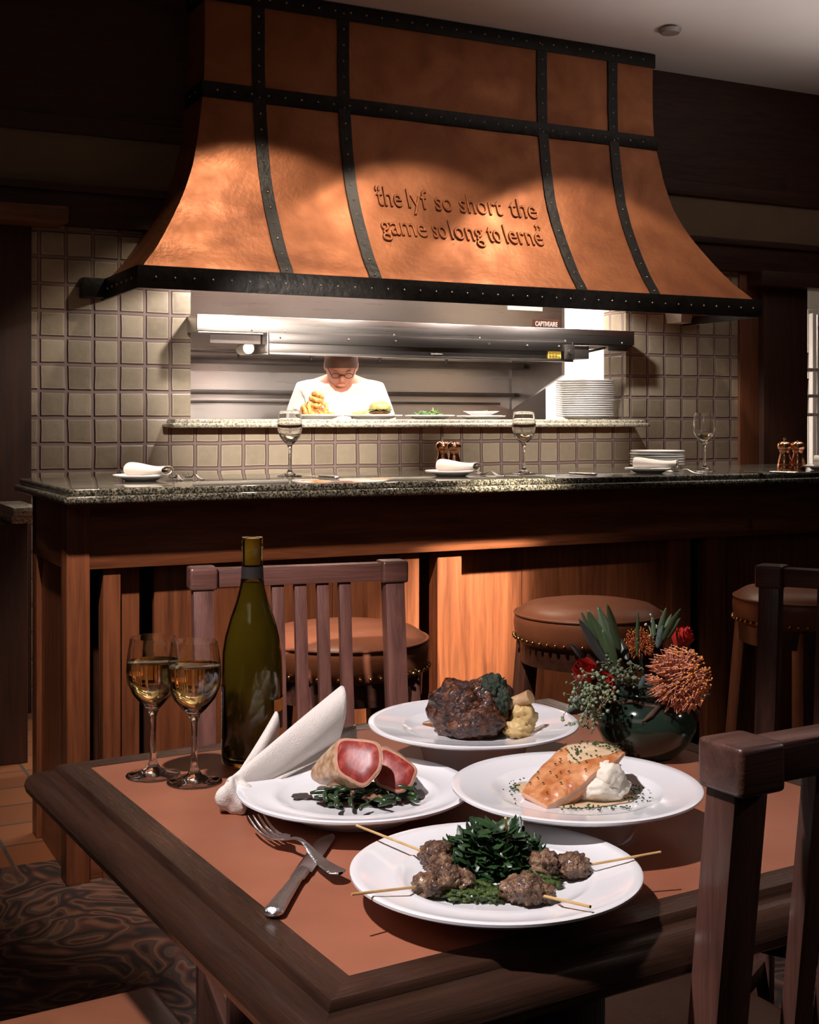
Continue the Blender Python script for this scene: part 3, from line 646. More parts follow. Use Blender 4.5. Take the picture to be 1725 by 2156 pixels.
for dx in (-.14, .14):
    for dy in (-.09, .09): MB().tube([(dx, dy, 0), (dx, dy, 1.9)], .007, 8).build('post', STEEL, t)
zz = [H-(y-890)*7.35/F for y in (765, 825, 868)]
for z_ in zz: MB().box((-.15, -.10, z_-.02), (.15, .10, z_), .003).build('shelf', WHITEP, t)
JAR = plain('storage_tub', (.45, .40, .34), .3); FOODB = plain('dried_goods', (.20, .09, .05), .7, 0, (.08, .03, .02), 60)
for i, z_ in enumerate(zz):
    for j, dx in enumerate((-.185, -.085)):
        o = MB().lathe([(.001, 0), (.036, 0), (.040, .09), (.043, .092), (.043, .10), (.001, .10)], 24).build('food_tub', JAR if (i+j) % 2 else FOODB, None, 38, B(us+dx+.03, 6.1, z_+.001), TB)
        tag(o, ['pale', 'brown'][0 if (i+j) % 2 else 1]+' tub on the '+['top', 'middle', 'lowest'][i]+' shelf of the narrow rack, '+['left', 'right'][j]+' of two', 'tub')
# ceiling fittings
t = thing('recessed_downlight', 'round recessed chrome downlight in the pale ceiling', 'ceiling light', B(4.12, 4.42, 3.23))
MB().lathe([(.062, -.002), (.088, -.006), (.092, 0), (.062, .0)], 40, closed=True).build('trim_ring', WHITEP, t, 50)
MB().lathe([(.062, .0), (.045, .05), (.04, .05), (.058, .0)], 40, closed=True).build('reflector', SILVER, t, 60)
mm, nt, b = newmat('lamp_glow'); setc(b, Emission_Color=(1, .92, .82, 1), Emission_Strength=9, Base_Color=(1, 1, 1, 1))
MB().lathe([(.001, .012), (.035, .012), (.04, .02), (.001, .03)], 32).build('lamp', mm, t)
o = MB().lathe([(.001, -.022), (.045, -.020), (.052, -.010), (.055, 0), (.001, 0)], 32).build('sprinkler_cap', plain('grey_cap', (.30, .26, .24), .5), None, 50, B(3.89, 4.93, 3.121))
tag(o, 'small round grey sprinkler cap on the ceiling above the hood', 'sprinkler cap')
# ================================================================== BAR
ZC = 1.048
NB = 3.40
t = bthing('bar_counter', 'oak panelled bar front with corner post, deep apron and raised battens', 'bar', 2.5, 3.6, 0); L = fr(2.5, 3.6, 0)
UE2 = 4.6
MB().box(L(.70, NB, .83), L(UE2, NB+.03, 1.008), .002).build('apron', OAK(0), t)
MB().box(L(.698, NB-.004, 0), L(.760, NB+.07, 1.008), .004).build('corner_post', OAK(2), t)
MB().box(L(.70, NB+.07, .83), L(.73, 3.89, 1.008), .002).build('side_apron', OAK(1), t)
MB().box(L(.715, NB+.07, .0), L(.73, 3.83, .83)).build('side_panel', OAK(2), t)
MB().box(L(.70, 3.83, 0), L(.735, 3.895, 1.008), .003).build('rear_post', OAK(2), t)
MB().box(L(.735, 3.87, 0), L(UE2, 3.89, 1.008)).build('rear_panel', OAK(0), t)
slots = [(.764, .798), (.907, .947), (1.749, 1.811), (2.779, 2.85), (3.72, 3.79)]
batts = [(.798, .845), (1.680, 1.749), (1.811, 1.895), (2.699, 2.779), (2.85, 2.93), (3.64, 3.72), (3.79, 3.87)]
edges = sorted(slots); x = .764
pans = []
for a, b_ in edges: pans.append((x, a)); x = b_
pans.append((x, UE2))
for a, b_ in pans:
    if b_-a > .01:
        n_ = max(1, round((b_-a)/.28)); w_ = (b_-a)/n_
        for i in range(n_): MB().box(L(a+i*w_, NB+.048, 0), L(a+(i+1)*w_-.0015, NB+.068, .84), .0012).build('panel_board', OAK(2), t)
for a, b_ in batts: MB().box(L(a, NB+.012, .0), L(b_, NB+.05, .832), .002).build('batten', OAK(2), t)
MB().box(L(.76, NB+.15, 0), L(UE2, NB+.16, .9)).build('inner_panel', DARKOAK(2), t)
MB().box(L(.76, NB+.02, 0), L(UE2, NB+.05, .12), .004).build('base_rail', OAK(0), t)
t = bthing('bar_countertop', 'dark speckled granite countertop with stepped edge on the oak bar', 'countertop', 2.5, 3.7, 1.008); L = fr(2.5, 3.7, 1.008)
MB().box(L(.674, 3.305, 1.0085), L(UE2, 4.06, 1.030), .0105, None, 4).box(L(.690, 3.323, 1.0285), L(UE2, 4.06, ZC), .007, None, 4).build('slab', GRANITE, t)
o = MB().box((-.5, -.2, 0), (.3, .2, .03), .006).box((-.48, -.18, -.06), (.28, .2, .001), .006).build('granite_ledge', GRANITE2, None, 38, W(18, 1065, 4.35), TB)
t = thing('side_cabinet', 'low dark cabinet with pale granite ledge behind the left end of the bar', 'cabinet', (0, 0, 0)); bpy.data.objects.remove(o)
c0 = W(-30, 1065, 4.6); t.location = (c0.x, c0.y, 0); t.rotation_euler.z = TB; zt_ = c0.z
MB().box((.07, -.15, zt_-.03), (.17, .25, zt_), .008).box((.07, -.13, zt_-.06), (.14, .25, zt_-.028), .006).build('ledge', GRANITE2, t)
MB().box((.03, -.10, 0), (.13, .25, zt_-.06), .004).build('cabinet_body', WALLW(2), t)
# ---------------- wine glass
def wine_glass(name, label, loc, k, liq, mliq, group):
    g_ = thing(name, label, 'wine glass', loc, 0, group)
    out = [(.0005, .0006), (.034, .0006), (.0352, .0014), (.034, .0028), (.022, .0045), (.010, .010), (.0052, .018), (.0040, .032), (.0036, .055), (.0042, .076), (.0075, .0865), (.0165, .0955), (.0265, .1075), (.0328, .1225), (.0345, .1370), (.0335, .1530), (.0312, .1680), (.0292, .1800), (.0290, .1808)]
    inn = [(.02865, .1808), (.0288, .1800), (.0308, .1680), (.0330, .1530), (.0340, .1370), (.0322, .1232), (.0255, .1090), (.0150, .0980), (.0060, .0915), (.0005, .0900)]
    MB().lathe([(r*k, z*k) for r, z in out+inn], 56).build('bowl_and_stem', GLASS, g_, 70)
    if liq:
        pr = [(.0005, .0905), (.0058, .0918), (.0146, .0984), (.0251, .1094), (.0317, .1236), (.0337, .1370)]
        pr = [(r, z) for r, z in pr if z < liq-.001]
        def rr(z):
            tb = [(.0905, .0005), (.0984, .0146), (.1094, .0251), (.1236, .0317), (.1370, .0337), (.1530, .0327)]
            for (a, ra), (b2, rb) in zip(tb, tb[1:]):
                if z <= b2: return ra+(rb-ra)*(z-a)/(b2-a)
            return .0327
        pr += [(rr(liq), liq), (rr(liq)-.0012, liq-.0004), (.0005, liq-.0005)]
        MB().lathe([(r*k, z*k) for r, z in pr], 56).build('white_wine', mliq, g_, 60)
    return g_
WINE = plain('white_wine', (.97, .79, .30), 0, trans=1, ior=1.34)
WINE2 = plain('pale_wine', (.90, .84, .66), 0, trans=1, ior=1.34)
GK = 1.165
for px, py, lb in [(610, 1003, 'wine glass with a little pale wine on the bar above the dark bottle'), (1103, 998, 'wine glass with pale wine on the bar before the tall plate stack'), (1483, 993, 'wine glass with a little pale wine on the bar beside the rightmost pepper mills')]:
    wine_glass('wine_glass', lb, on(px, py, ZC), GK*(1.0 if px < 1200 else .98), .118, WINE2, 'wine glasses along the bar')
# ---------------- bread plates, rolled napkins, cutlery
def napkin_roll(L_=.125, a=.036, b_=.0185):
    m = MB(); n = 54
    def fn(u, v):
        th = u*2*PI*2.35; k = 1-.62*u; x = (v-.5)*L_*(1+.10*math.sin(th*.5)*(v > .5)); wv = 1+.06*math.sin(v*5+th)
        return Vector((x, a*k*math.cos(th)*wv, b_*(1+k*math.sin(th)*wv*(1+.25*math.cos(v*4)))))
    m.grid(fn, n, 18); m.solid(.0022); return m
def plate_setting(px, py, r, lb1, lb2, rz, ln=.125):
    p = on(px, py, ZC); o = plate('bread_plate', lb1, p, r, .020, .66, .60, 'plate', 'bread plates along the bar')
    o = napkin_roll(ln).build('rolled_napkin', LINEN, None, 60, p+Vector((.022, 0, .0135)), rz); tag(o, lb2, 'napkin', 'rolled napkins along the bar')
plate_setting(296, 1013, .082, 'bread plate nearest the left end of the bar', 'rolled white napkin on the plate nearest the left end of the bar', R(-28), .135)
plate_setting(950, 1003, .085, 'bread plate on the bar in front of the copper pepper mills', 'rolled white napkin in front of the middle copper pepper mills', R(-32), .13)
plate_setting(1366, 997, .082, 'bread plate on the bar in front of the short plate stack', 'rolled white napkin in front of the short plate stack', R(-25), .14)
plate_setting(1742, 991, .085, 'bread plate at the right edge beside the pepper mills', 'rolled white napkin at the right edge beside the pepper mills', R(-25), .13)
def fork(m, L_=.19, detail=1):
    """fork along +x from the tines (x=0) to the handle end; lies on z=0"""
    def prof_(x): return .0035+.013*max(0, 1-(x/.055))**1.6+.009*math.exp(-((x-.075)/.03)**2)-.0*x
    # bowl and handle
    def fn(a, b_):
        x = .050+b_*(L_-.050); w_ = .0115 if x < .062 else .0030+.0085*max(0, 1-(x-.062)/.018)**1.3 if x < .080 else .0030+.0075*max(0, (x-.115)/(L_-.115))**.8
        if x > L_-.006: w_ *= math.sqrt(max(0, (L_+.0005-x)/.0065))
        th = a*2*PI; zc_ = .0022+.012*math.exp(-((x-.105)/.032)**2)
        return Vector((x, w_*math.cos(th), zc_+.0014*math.sin(th)+.0025*(abs(math.cos(th))*w_/.0115)**2*(x < .075)))
    m.grid(fn, 16, 60, closeu=True)
    m.add([fn(i/16, 0) for i in range(16)], [tuple(range(16))])
    for k in range(4):
        y = (k-1.5)*.0058
        m.tube([(.054, y, .0035), (.040, y, .0030), (.022, y*1.02, .0060), (.008, y*1.03, .0115), (.000, y*1.04, .0155)], [.0020, .0019, .0016, .0013, .0007], 7, .8)
    return m
def knife_parts(L_=.235):
    bl = MB(); hb = .118
    def fb(a, b_):
        x = b_*hb; w_ = .0095 if x > .03 else .0095*math.sqrt(max(.02, 1-((.03-x)/.0305)**2)); th = a*2*PI
        return Vector((x, w_*math.cos(th)+(.004*(1-x/.03)**2 if x < .03 else 0), .0045+.0012*math.sin(th)))
    bl.grid(fb, 16, 30, closeu=True); bl.add([fb(i/16, 0) for i in range(16)], [tuple(range(16))])
    hn = MB()
    def fh(a, b_):
        x = hb-.002+b_*(L_-hb+.002); k = b_; w_ = .0062+.0018*(1-k)*(k < .2)+.0042*max(0, (k-.25)/.75)**1.2; h_ = .0038+.0017*k
        if k > .93: q = math.sqrt(max(0, 1-((k-.93)/.07)**2)); w_ *= q; h_ *= q
        if k < .02: w_ *= .6
        th = a*2*PI; return Vector((x, w_*math.cos(th), .0060+h_*math.sin(th)))
    hn.grid(fh, 20, 50, closeu=True); return bl, hn
def knife(label, loc, rz, group=None):
    k = thing('table_knife', label, 'knife', loc, rz, group); bl, hn = knife_parts(); bl.build('blade', SILVER, k, 60); hn.build('handle', HSILVER, k, 60); return k
def fork_o(label, loc, rz, group=None):
    o = fork(MB()).build('table_fork', HSILVER, None, 60, loc, rz); return tag(o, label, 'fork', group)
GC = 'cutlery laid along the bar'
def aim(px0, py0, px1, py1, z):          # from far tip to handle end on a level surface
    a = on(px0, py0, z); b_ = on(px1, py1, z); d = b_-a; return a, math.atan2(d.y, d.x)
d_ = lambda px, py, dx, dy: (on(px, py, ZC)-Vector((dx, dy, 0))*.095, math.atan2(dy, dx))
for px, py, dx, dy, lb in [(408, 1009, .45, -.89, 'fork on the bar right of the leftmost napkin, farther right of two'), (372, 1010, .30, -.95, 'fork on the bar half hidden by the leftmost napkin'), (1030, 1002, .45, -.89, 'fork on the bar right of the middle napkin'), (1440, 997, .5, -.86, 'fork on the bar right of the napkin by the short plate stack')]:
    l_, a_ = d_(px, py, dx, dy); fork_o(lb, l_+Vector((0, 0, .0008)), a_, GC)
for px, py, dx, dy, lb in [(668, 1006, .5, -.86, 'table knife on the bar beside the leftmost wine glass'), (1190, 1000, .62, -.78, 'table knife on the bar between the middle glass and short plate stack'), (1612, 997, .55, -.84, 'table knife on the bar left of the rightmost pepper mills')]:
    l_, a_ = d_(px, py, dx, dy); knife(lb, l_, a_, GC)
# short stack
pz = on(1384, 985, ZC); o = plate_bm(.103, .018, .7, .55, seg=56).build('side_plate', PORC, None, 50, pz); tag(o, 'bottom plate of the short stack on the bar', 'plate', 'short plate stack on the bar')
for i in range(1, 6):
    c = o.copy(); COL.objects.link(c); c.location = pz+Vector((random.uniform(-.002, .002), 0, .0098*i)); c['label'] = 'top plate of the short stack on the bar' if i == 5 else 'side plate within the short stack on the bar'
# pepper mills
def mill(label, loc, pepper):
    t = thing('pepper_mill' if pepper else 'salt_shaker', label, 'mill', loc, random.random(), 'copper mills on the bar')
    MB().lathe([(.0005, 0), (.0255, 0), (.0265, .003), (.0265, .020), (.0245, .022), (.0245, .026), (.0225, .038), (.0185, .052), (.0165, .062), (.0185, .070), (.0205, .073), (.0005, .0735)], 44).build('body', POLCOP, t, 60)
    MB().lathe([(.0005, .0740), (.020, .0740), (.0245, .080), (.0262, .087), (.0245, .095), (.019, .101), (.012, .104), (.0005, .1045)], 44).build('head', POLCOP, t, 60)
    if pepper: MB().lathe([(.0005, .1046), (.0045, .1046), (.0035, .110), (.0055, .113), (.0050, .118), (.0005, .119)], 20).build('knob', SILVER, t, 60)
    else: MB().lathe([(.0005, .1046), (.005, .1046), (.004, .108), (.0005, .1085)], 20).build('cap', SILVER, t, 60)
mill('copper pepper mill with silver knob on the bar, left of the middle pair', on(932, 990, ZC), True)
mill('copper salt shaker on the bar, right of the middle pair', on(956, 992, ZC), False)
mill('copper pepper mill with silver knob near the right end of the bar', on(1652, 990, ZC), True)
mill('copper salt shaker near the right end of the bar', on(1680, 990, ZC), False)
# ================================================================== STOOLS
def make_stool(label, loc, rz):
    t = thing('bar_stool', label, 'bar stool', loc, rz, 'round leather stools along the bar'); zt = .755; r = .192
    cu = MB(); cu.lathe([(.001, zt-.105), (r-.012, zt-.105), (r-.002, zt-.095), (r+.002, zt-.075), (r+.004, zt-.050), (r, zt-.030), (r-.004, zt-.026), (r-.010, zt-.020), (r-.03, zt-.008), (r*.6, zt), (.001, zt+.003)], 72)
    cu.build('cushion', LEATHER, t, 180)
    MB().lathe([(r+.004*math.cos(a*PI/4), zt-.030+.004*math.sin(a*PI/4)) for a in range(8)], 72, closed=True).build('piping', LEATHER, t, 180)
    dots('nailhead', BRASS, t, [((r+.003)*math.cos(2*PI*k/52), (r+.003)*math.sin(2*PI*k/52), zt-.090) for k in range(52)], .0055)
    MB().lathe([(r-.045, zt-.155), (r-.014, zt-.155), (r-.012, zt-.105), (r-.045, zt-.105)], 64, closed=True).build('seat_ring', DARKOAK(0), t)
    for sx in (-1, 1):
        for sy in (-1, 1):
            MB().beam((sx*.112, sy*.112, zt-.106), (sx*.150, sy*.150, 0), .044, .044, .003).build('leg', CHAIRW(2), t)
    for a, b_ in (((-1, -1), (1, -1)), ((1, -1), (1, 1)), ((1, 1), (-1, 1)), ((-1, 1), (-1, -1))):
        MB().beam((a[0]*.142, a[1]*.142, .21), (b_[0]*.142, b_[1]*.142, .21), .022, .034, .003).build('foot_rail', CHAIRW(0), t)
    return t
st = make_stool('round tan leather bar stool behind the slatted chair back', Vector((-.150, 2.93, 0)), R(20))
dup(st, Vector((.468, 3.32, 0)), R(36), 'round tan leather bar stool with brass nailheads behind the flowers')
dup(st, Vector((1.12, 3.62, 0)), R(28), 'round tan leather bar stool behind the chair at the right edge')
# ================================================================== CHAIRS
def make_chair(label, loc, rz):
    """slatted mission chair: local +y is the back, origin on the floor under the seat"""
    t = thing('dining_chair', label, 'chair', loc, rz, 'slatted oak dining chairs'); zt = .94; w_ = .1935; yb = .205; lean = .055
    def yback(z): return yb + lean*(z-.45)/.5
    for sx in (-1, 1):
        MB().beam((sx*w_, yback(.02)+.03, 0), (sx*w_, yback(.44), .44), .038, .036, .002).beam((sx*w_, yback(.43), .43), (sx*w_, yback(zt-.02), zt-.02), .040, .036, .002).build('back_post', CHAIRW(2), t)
        MB().box((sx*w_-.027, yback(zt)-.028, zt-.044), (sx*w_+.027, yback(zt)+.028, zt), .006, None, 3).build('post_cap', CHAIRW(0), t)
        MB().beam((sx*(w_+.01), -.21, 0), (sx*(w_+.01), -.21, .43), .038, .038, .002).build('front_leg', CHAIRW(2), t)
        MB().box((sx*w_-.012, -.19, .37), (sx*w_+.012, .19, .43), .002).build('seat_rail', CHAIRW(1), t)
        MB().box((sx*w_-.010, -.19, .16), (sx*w_+.010, .20, .19), .002).build('stretcher', CHAIRW(1), t)
    MB().box((-w_+.027, yback(zt)-.019, zt-.040), (w_-.027, yback(zt)+.017, zt-.004), .003).build('top_rail', CHAIRW(0), t)
    MB().box((-w_, yback(.54)-.012, .52), (w_, yback(.54)+.012, .56), .002).build('lower_rail', CHAIRW(0), t)
    for k in range(5):
        x_ = (k-2)*.0455
        MB().beam((x_, yback(.55), .55), (x_, yback(zt-.03), zt-.035), .024, .018, .0015).build('slat', CHAIRW(2), t)
    MB().box((-w_, -.222, .37), (w_, -.198, .43), .002).box((-w_, .19, .37), (w_, .21, .43), .002).build('front_rail', CHAIRW(0), t)
    MB().box((-w_-.028, -.235, .425), (w_+.028, .185, .475), .020, None, 4).build('seat_cushion', LEATHER, t, 60)
    return t
def place_back(fl, rz, zt=.94):           # floor origin from the near left top corner of the back
    x, y = -.1935-.027, .205+.055*(.94-.45)/.5-.028; c, s = math.cos(rz), math.sin(rz)
    return Vector((fl[0]-(c*x-s*y), fl[1]-(s*x+c*y), 0))
YF = .28*F/(1197-HY); a = ((400-CX)*YF/F, YF)
ch = make_chair('slatted oak chair behind the wine bottle, facing the camera', place_back(a, R(17.8)), R(17.8))
YF = .28*F/(1190-HY); a = ((1588-CX)*YF/F, YF)
dup(ch, place_back(a, R(-32)), R(-32), 'slatted oak chair standing farther back at the right edge')
# nearest chair: its back is towards the camera, near left corner of the post cap
rz = TT+PI; c, s = math.cos(rz), math.sin(rz); x, y = .1935+.027, .205+.055*(.94-.45)/.5+.028; YN = .28*F/(1572-HY); fx = (1541-CX)*YN/F
dup(ch, Vector((fx-(c*x-s*y), YN-(s*x+c*y), 0))-T(0, .012), rz, 'nearest slatted chair, its back to the camera at the lower right')
e0 = T(.42, 1.637); rz = TT+PI/2      # chair at the left side of the table; far edge of the seat runs with the table
cc = T(.33, 1.637-.2215)
dup(ch, Vector((cc.x, cc.y, 0)), rz, 'chair with tan leather seat pushed under the left table edge, lower left corner')
# ================================================================== TABLE
U0, V0, SU, SV = .492, .938, .750, .742
ZT = .76
t = thing('dining_table', 'square table with tan leather inlay and thick moulded dark oak edge', 'table', T(U0+SU/2, V0+SV/2, 0), TT)
hx, hy = SU/2, SV/2; FW = .036
MB().box((-hx, -hy, ZT-.012), (hx, hy, ZT), .0008).build('leather_inlay', TLEATHER, t)
prof_e = [(0, -.012), (0, .0004), (.020, .0006), (FW-.003, .0004), (FW, -.002), (FW+.002, -.007), (FW+.006, -.0095), (FW+.014, -.0100), (FW+.024, -.0135), (FW+.032, -.022), (FW+.0345, -.031), (FW+.032, -.040), (FW+.022, -.047), (FW+.006, -.050), (0, -.050)]
corners = [(-1, -1), (1, -1), (1, 1), (-1, 1)]
for k in range(4):
    a = corners[k]; b_ = corners[(k+1) % 4]; m = MB(); vs = []
    for c_ in (a, b_):
        for d, z in prof_e: vs.append((c_[0]*(hx+d), c_[1]*(hy+d), ZT+z))
    n_ = len(prof_e); m.add(vs, [(i, i+1, n_+i+1, n_+i) for i in range(n_-1)]+[(n_-1, 0, n_, 2*n_-1), tuple(range(n_)), tuple(range(2*n_-1, n_-1, -1))])
    m.build('edge_moulding', TABW(0 if k % 2 == 0 else 1), t, 30)
MB().box((-hx+.01, -hy+.01, ZT-.05), (hx-.01, hy-.01, ZT-.012)).build('under_frame', DARKOAK(0), t)
MB().box((-hx+.09, -hy+.09, ZT-.11), (hx-.09, hy-.09, ZT-.05), .003).build('apron', DARKOAK(0), t)
for sx in (-1, 1):
    for sy in (-1, 1): MB().box((sx*.075-.035, sy*.075-.035, .08), (sx*.075+.035, sy*.075+.035, ZT-.11), .003).build('pedestal_post', DARKOAK(2), t)
MB().box((-.33, -.045, .0), (.33, .045, .08), .008).box((-.045, -.33, .0), (.045, .33, .08), .008).build('foot', DARKOAK(0), t)
# ================================================================== ON THE TABLE
wine_glass('wine_glass', 'left of the two wine glasses filled with white wine beside the dark bottle', on(322, 1633, ZT), 1.0, .1495, WINE, 'two filled glasses on the table')
wine_glass('wine_glass', 'right of the two wine glasses filled with white wine beside the bottle', on(409, 1647, ZT), 1.0, .1500, WINE, 'two filled glasses on the table')
# bottle
bp = on(531, 1606, ZT); r0 = 63.5*bp.y/F; hb_ = (1606-1131)*bp.y/F; k = hb_/.305
bt = thing('wine_bottle', 'tall olive green burgundy style wine bottle standing on the table', 'bottle', bp)
outp = [(.0005, .003), (.50*r0, .001), (.86*r0, 0), (.97*r0, .004), (r0, .012), (r0, .125*k), (.985*r0, .150*k), (.90*r0, .172*k), (.74*r0, .195*k), (.55*r0, .217*k), (.42*r0, .236*k), (.365*r0, .252*k), (.345*r0, .270*k), (.34*r0, .287*k)]
lip = [(.36*r0, .289*k), (.37*r0, .292*k), (.37*r0, .302*k), (.345*r0, .305*k)]
GREENG = plain('olive_bottle_glass', (.64, .57, .26), .04, trans=1, ior=1.48)
inn = [(.26*r0, .3048*k), (.26*r0, .275*k), (.30*r0, .250*k), (.48*r0, .217*k), (.68*r0, .195*k), (.84*r0, .172*k), (.93*r0, .150*k), (.94*r0, .125*k), (.94*r0, .014), (.80*r0, .008), (.0005, .012)]
MB().lathe(outp+lip+inn, 64).build('glass', GREENG, bt, 60)
BW = plain('wine_in_bottle', (.27, .22, .055), .5, trans=.3, ior=1.34)
MB().lathe([(.0005, .0125), (.79*r0, .0088), (.925*r0, .0145), (.925*r0, .125*k), (.915*r0, .150*k), (.825*r0, .172*k), (.665*r0, .195*k), (.465*r0, .217*k), (.33*r0, .237*k), (.29*r0, .244*k), (.0005, .244*k)], 64).build('wine', BW, bt, 60)
CORK = plain('cork', (.55, .36, .13), .8, 0, (.40, .24, .08), 60)
MB().lathe([(.0005, .268*k), (.255*r0, .268*k), (.255*r0, .3035*k), (.0005, .3035*k)], 32).build('cork', CORK, bt)
CAPS = plain('capsule_remnant', (.014, .009, .007), .7)
MB().lathe([(.362*r0, .250*k), (.372*r0, .250*k), (.357*r0, .266*k), (.350*r0, .266*k)], 48, closed=True).build('neck_foil', CAPS, bt)
def patch(name, a0, a1, z0, z1, m_, dr=.0006, parent=None):
    g_ = MB().grid(lambda a, b_: Vector(((r0+dr)*math.cos(a0+(a1-a0)*a), (r0+dr)*math.sin(a0+(a1-a0)*a), z0+(z1-z0)*b_)), 24, 4)
    return g_.build(name, m_, parent or bt, 180)
# the paper label wraps the far side; only its two ends show at the silhouettes
vw = math.atan2(-bp.y, -bp.x)          # bearing of the viewer from the bottle
ORL = plain('orange_label', (.75, .28, .05), .5); DKL = plain('dark_label', (.03, .022, .02), .5); CRL = plain('cream_print', (.70, .62, .45), .6)
z_ = lambda y: (1606-y)*bp.y/F
patch('front_label', vw+R(44), vw+R(180), z_(1545), z_(1466), ORL)['label'] = 'orange paper label end'
patch('label_drawing', vw+R(52), vw+R(75), z_(1528), z_(1492), DKL, .0009)
patch('back_label', vw-R(180), vw-R(66), z_(1608)+.012, z_(1440), DKL)
q = patch('label_print', vw-R(84), vw-R(74), z_(1600), z_(1550), CRL, .0009)
m = MB()
for i in range(22):
    zz_ = z_(1548-i*4.6); m.grid(lambda a, b_: Vector(((r0+.0009)*math.cos(vw-R(85)+R(5+4*(i*7 % 3)/2)*a), (r0+.0009)*math.sin(vw-R(85)+R(5+4*(i*7 % 3)/2)*a), zz_+.0011*b_)), 6, 2)
m.build('label_small_print', CRL, bt, 180)
# ---------------- four dinner plates
pf = W(1043, 1828, 1.223); pf.z = ZT+.0006
pt_ = W(747, 1655, 1.499); pt_.z = ZT+.0006
ps = W(1213, 1650, 1.43); ps.z = ZT+.0006
pk = W(996, 1517, 1.698); pk.z = ZT+.0006
HS = H-ZT-(1650-HY)*1.43/F; HK = H-ZT-(1517-HY)*1.698/F
plate('dinner_plate', 'wide white plate of skewers, nearest the camera', pf, .140, .033, .67, .52, group='four dinner plates on the table', seg=128)
plate('dinner_plate', 'wide white plate under the sliced rare tuna', pt_, .1385, .033, .69, .52, group='four dinner plates on the table', seg=128)
plate('dinner_plate', 'wide white plate under the salmon and mashed potato', ps, .140, HS, .67, .46, group='four dinner plates on the table', seg=128)
plate('dinner_plate', 'wide white plate under the braised shank, farthest of the four', pk, .140, HK, .66, .46, group='four dinner plates on the table', seg=128)
print('plate heights', HS, HK)
# ================================================================== TABLE CUTLERY
a, r_ = aim(538, 1748, 757, 1880, ZT+.004)
fk = fork_o('silver fork crossing over the knife on the leather tabletop', a+Vector((0, 0, -.004+.0058)), r_); fk.rotation_euler = (0, R(-1.2), r_)
a, r_ = aim(692, 1766, 590, 1912, ZT)
knife('silver table knife with hammered handle lying under the fork on the leather tabletop', a+Vector((0, 0, .0002)), r_)
# ================================================================== NAPKIN
def roll(m, A, Bq, ra, rb, a0, a1, flat=.75, twist=0.0, nu=40, nv=36, wob=.06, seed=0):
    A = Vector(A); Bq = Vector(Bq); d = (Bq-A).normalized(); up = Vector((0, 0, 1)); s_ = (up-d*up.dot(d)).normalized(); q = d.cross(s_)
    def fn(u, v):
        th = R(a0+(a1-a0)*u)+twist*v; r = (ra+(rb-ra)*v**.85)*(1-.10*u); r *= 1+wob*math.sin(th*3+v*5+seed)
        L_ = (Bq-A).length*(v+.10*v*v*math.cos(th*1.0+.6)); drop = .012*math.sin(PI*v)
        return A+d*L_+s_*r*math.cos(th)+q*r*math.sin(th)*flat-up*drop*.3
    m.grid(fn, nu, nv)
nk = MB()
roll(nk, on(486, 1668, ZT+.022), W(716, 1502, 1.655), .017, .034, -150, 130, .6, .3)
roll(nk, on(500, 1655, ZT+.020)+Vector((0, .02, .0)), W(580, 1530, 1.67), .011, .017, -130, 140, .55, .4, seed=2)
def flap(u, v):
    p = W(505, 1650, 1.545)*(1-u)*(1-v)+W(748, 1522, 1.70)*u*(1-v)+W(512, 1690, 1.50)*(1-u)*v+W(752, 1560, 1.655)*u*v
    p.z += .006*math.sin(u*PI)+.0025*math.sin(v*9+u*4); return p
nk.grid(flap, 30, 12)
nk.solid(.0014)
def bunch(u, v):
    th = u*2*PI; ph = v*PI; r = 1+.16*math.sin(3*th+2*ph)+.10*math.sin(5*th-3*ph)
    c = on(494, 1678, ZT+.017); return c+Vector((.020*r*math.sin(ph)*math.cos(th), .020*r*math.sin(ph)*math.sin(th), max(-.0165, .021*r*math.cos(ph))))
nk.grid(bunch, 40, 24, closeu=True)
o = nk.build('folded_napkin', LINEN, None, 180); tag(o, 'white linen napkin folded into a cone leaning on the left rim of the tuna plate', 'napkin')
# ================================================================== PLATE OF TUNA
CRUST = plain('seared_crust', (.30, .15, .065), .4, 0, (.56, .37, .23), 110, .6, 120, .003, coat=.3)
PINK = plain('cooked_tuna', (.50, .20, .13), .4, 0, (.60, .33, .23), 40, .3, 90, coat=.3, sss=.2)
def m_rare():
    m, nt, b = newmat('rare_tuna'); v = mapped(nt, (1, 1, .25)); n = noi(nt, v, 110, 3, .5, .6)
    nt.links.new(ramp(nt, [(.3, (.17, .014, .010)), (.52, (.27, .028, .020)), (.72, (.42, .09, .06))], n), b.inputs['Base Color'])
    setc(b, Roughness=.45, Coat_Weight=.12, Coat_Roughness=.3, Subsurface_Weight=.06, Subsurface_Scale=.01); bump(nt, b, n, .3, .001); return m
RARE = m_rare()
def smooth_poly(pts, n=36):
    out = []; k = len(pts)
    for i in range(n):
        f = i/n*k; j = int(f); t_ = f-j; p = [Vector(pts[(j+q-1) % k]) for q in range(4)]
        out.append(.5*((2*p[1])+(-p[0]+p[2])*t_+(2*p[0]-5*p[1]+4*p[2]-p[3])*t_**2+(-p[0]+3*p[1]-3*p[2]+p[3])*t_**3))
    return out
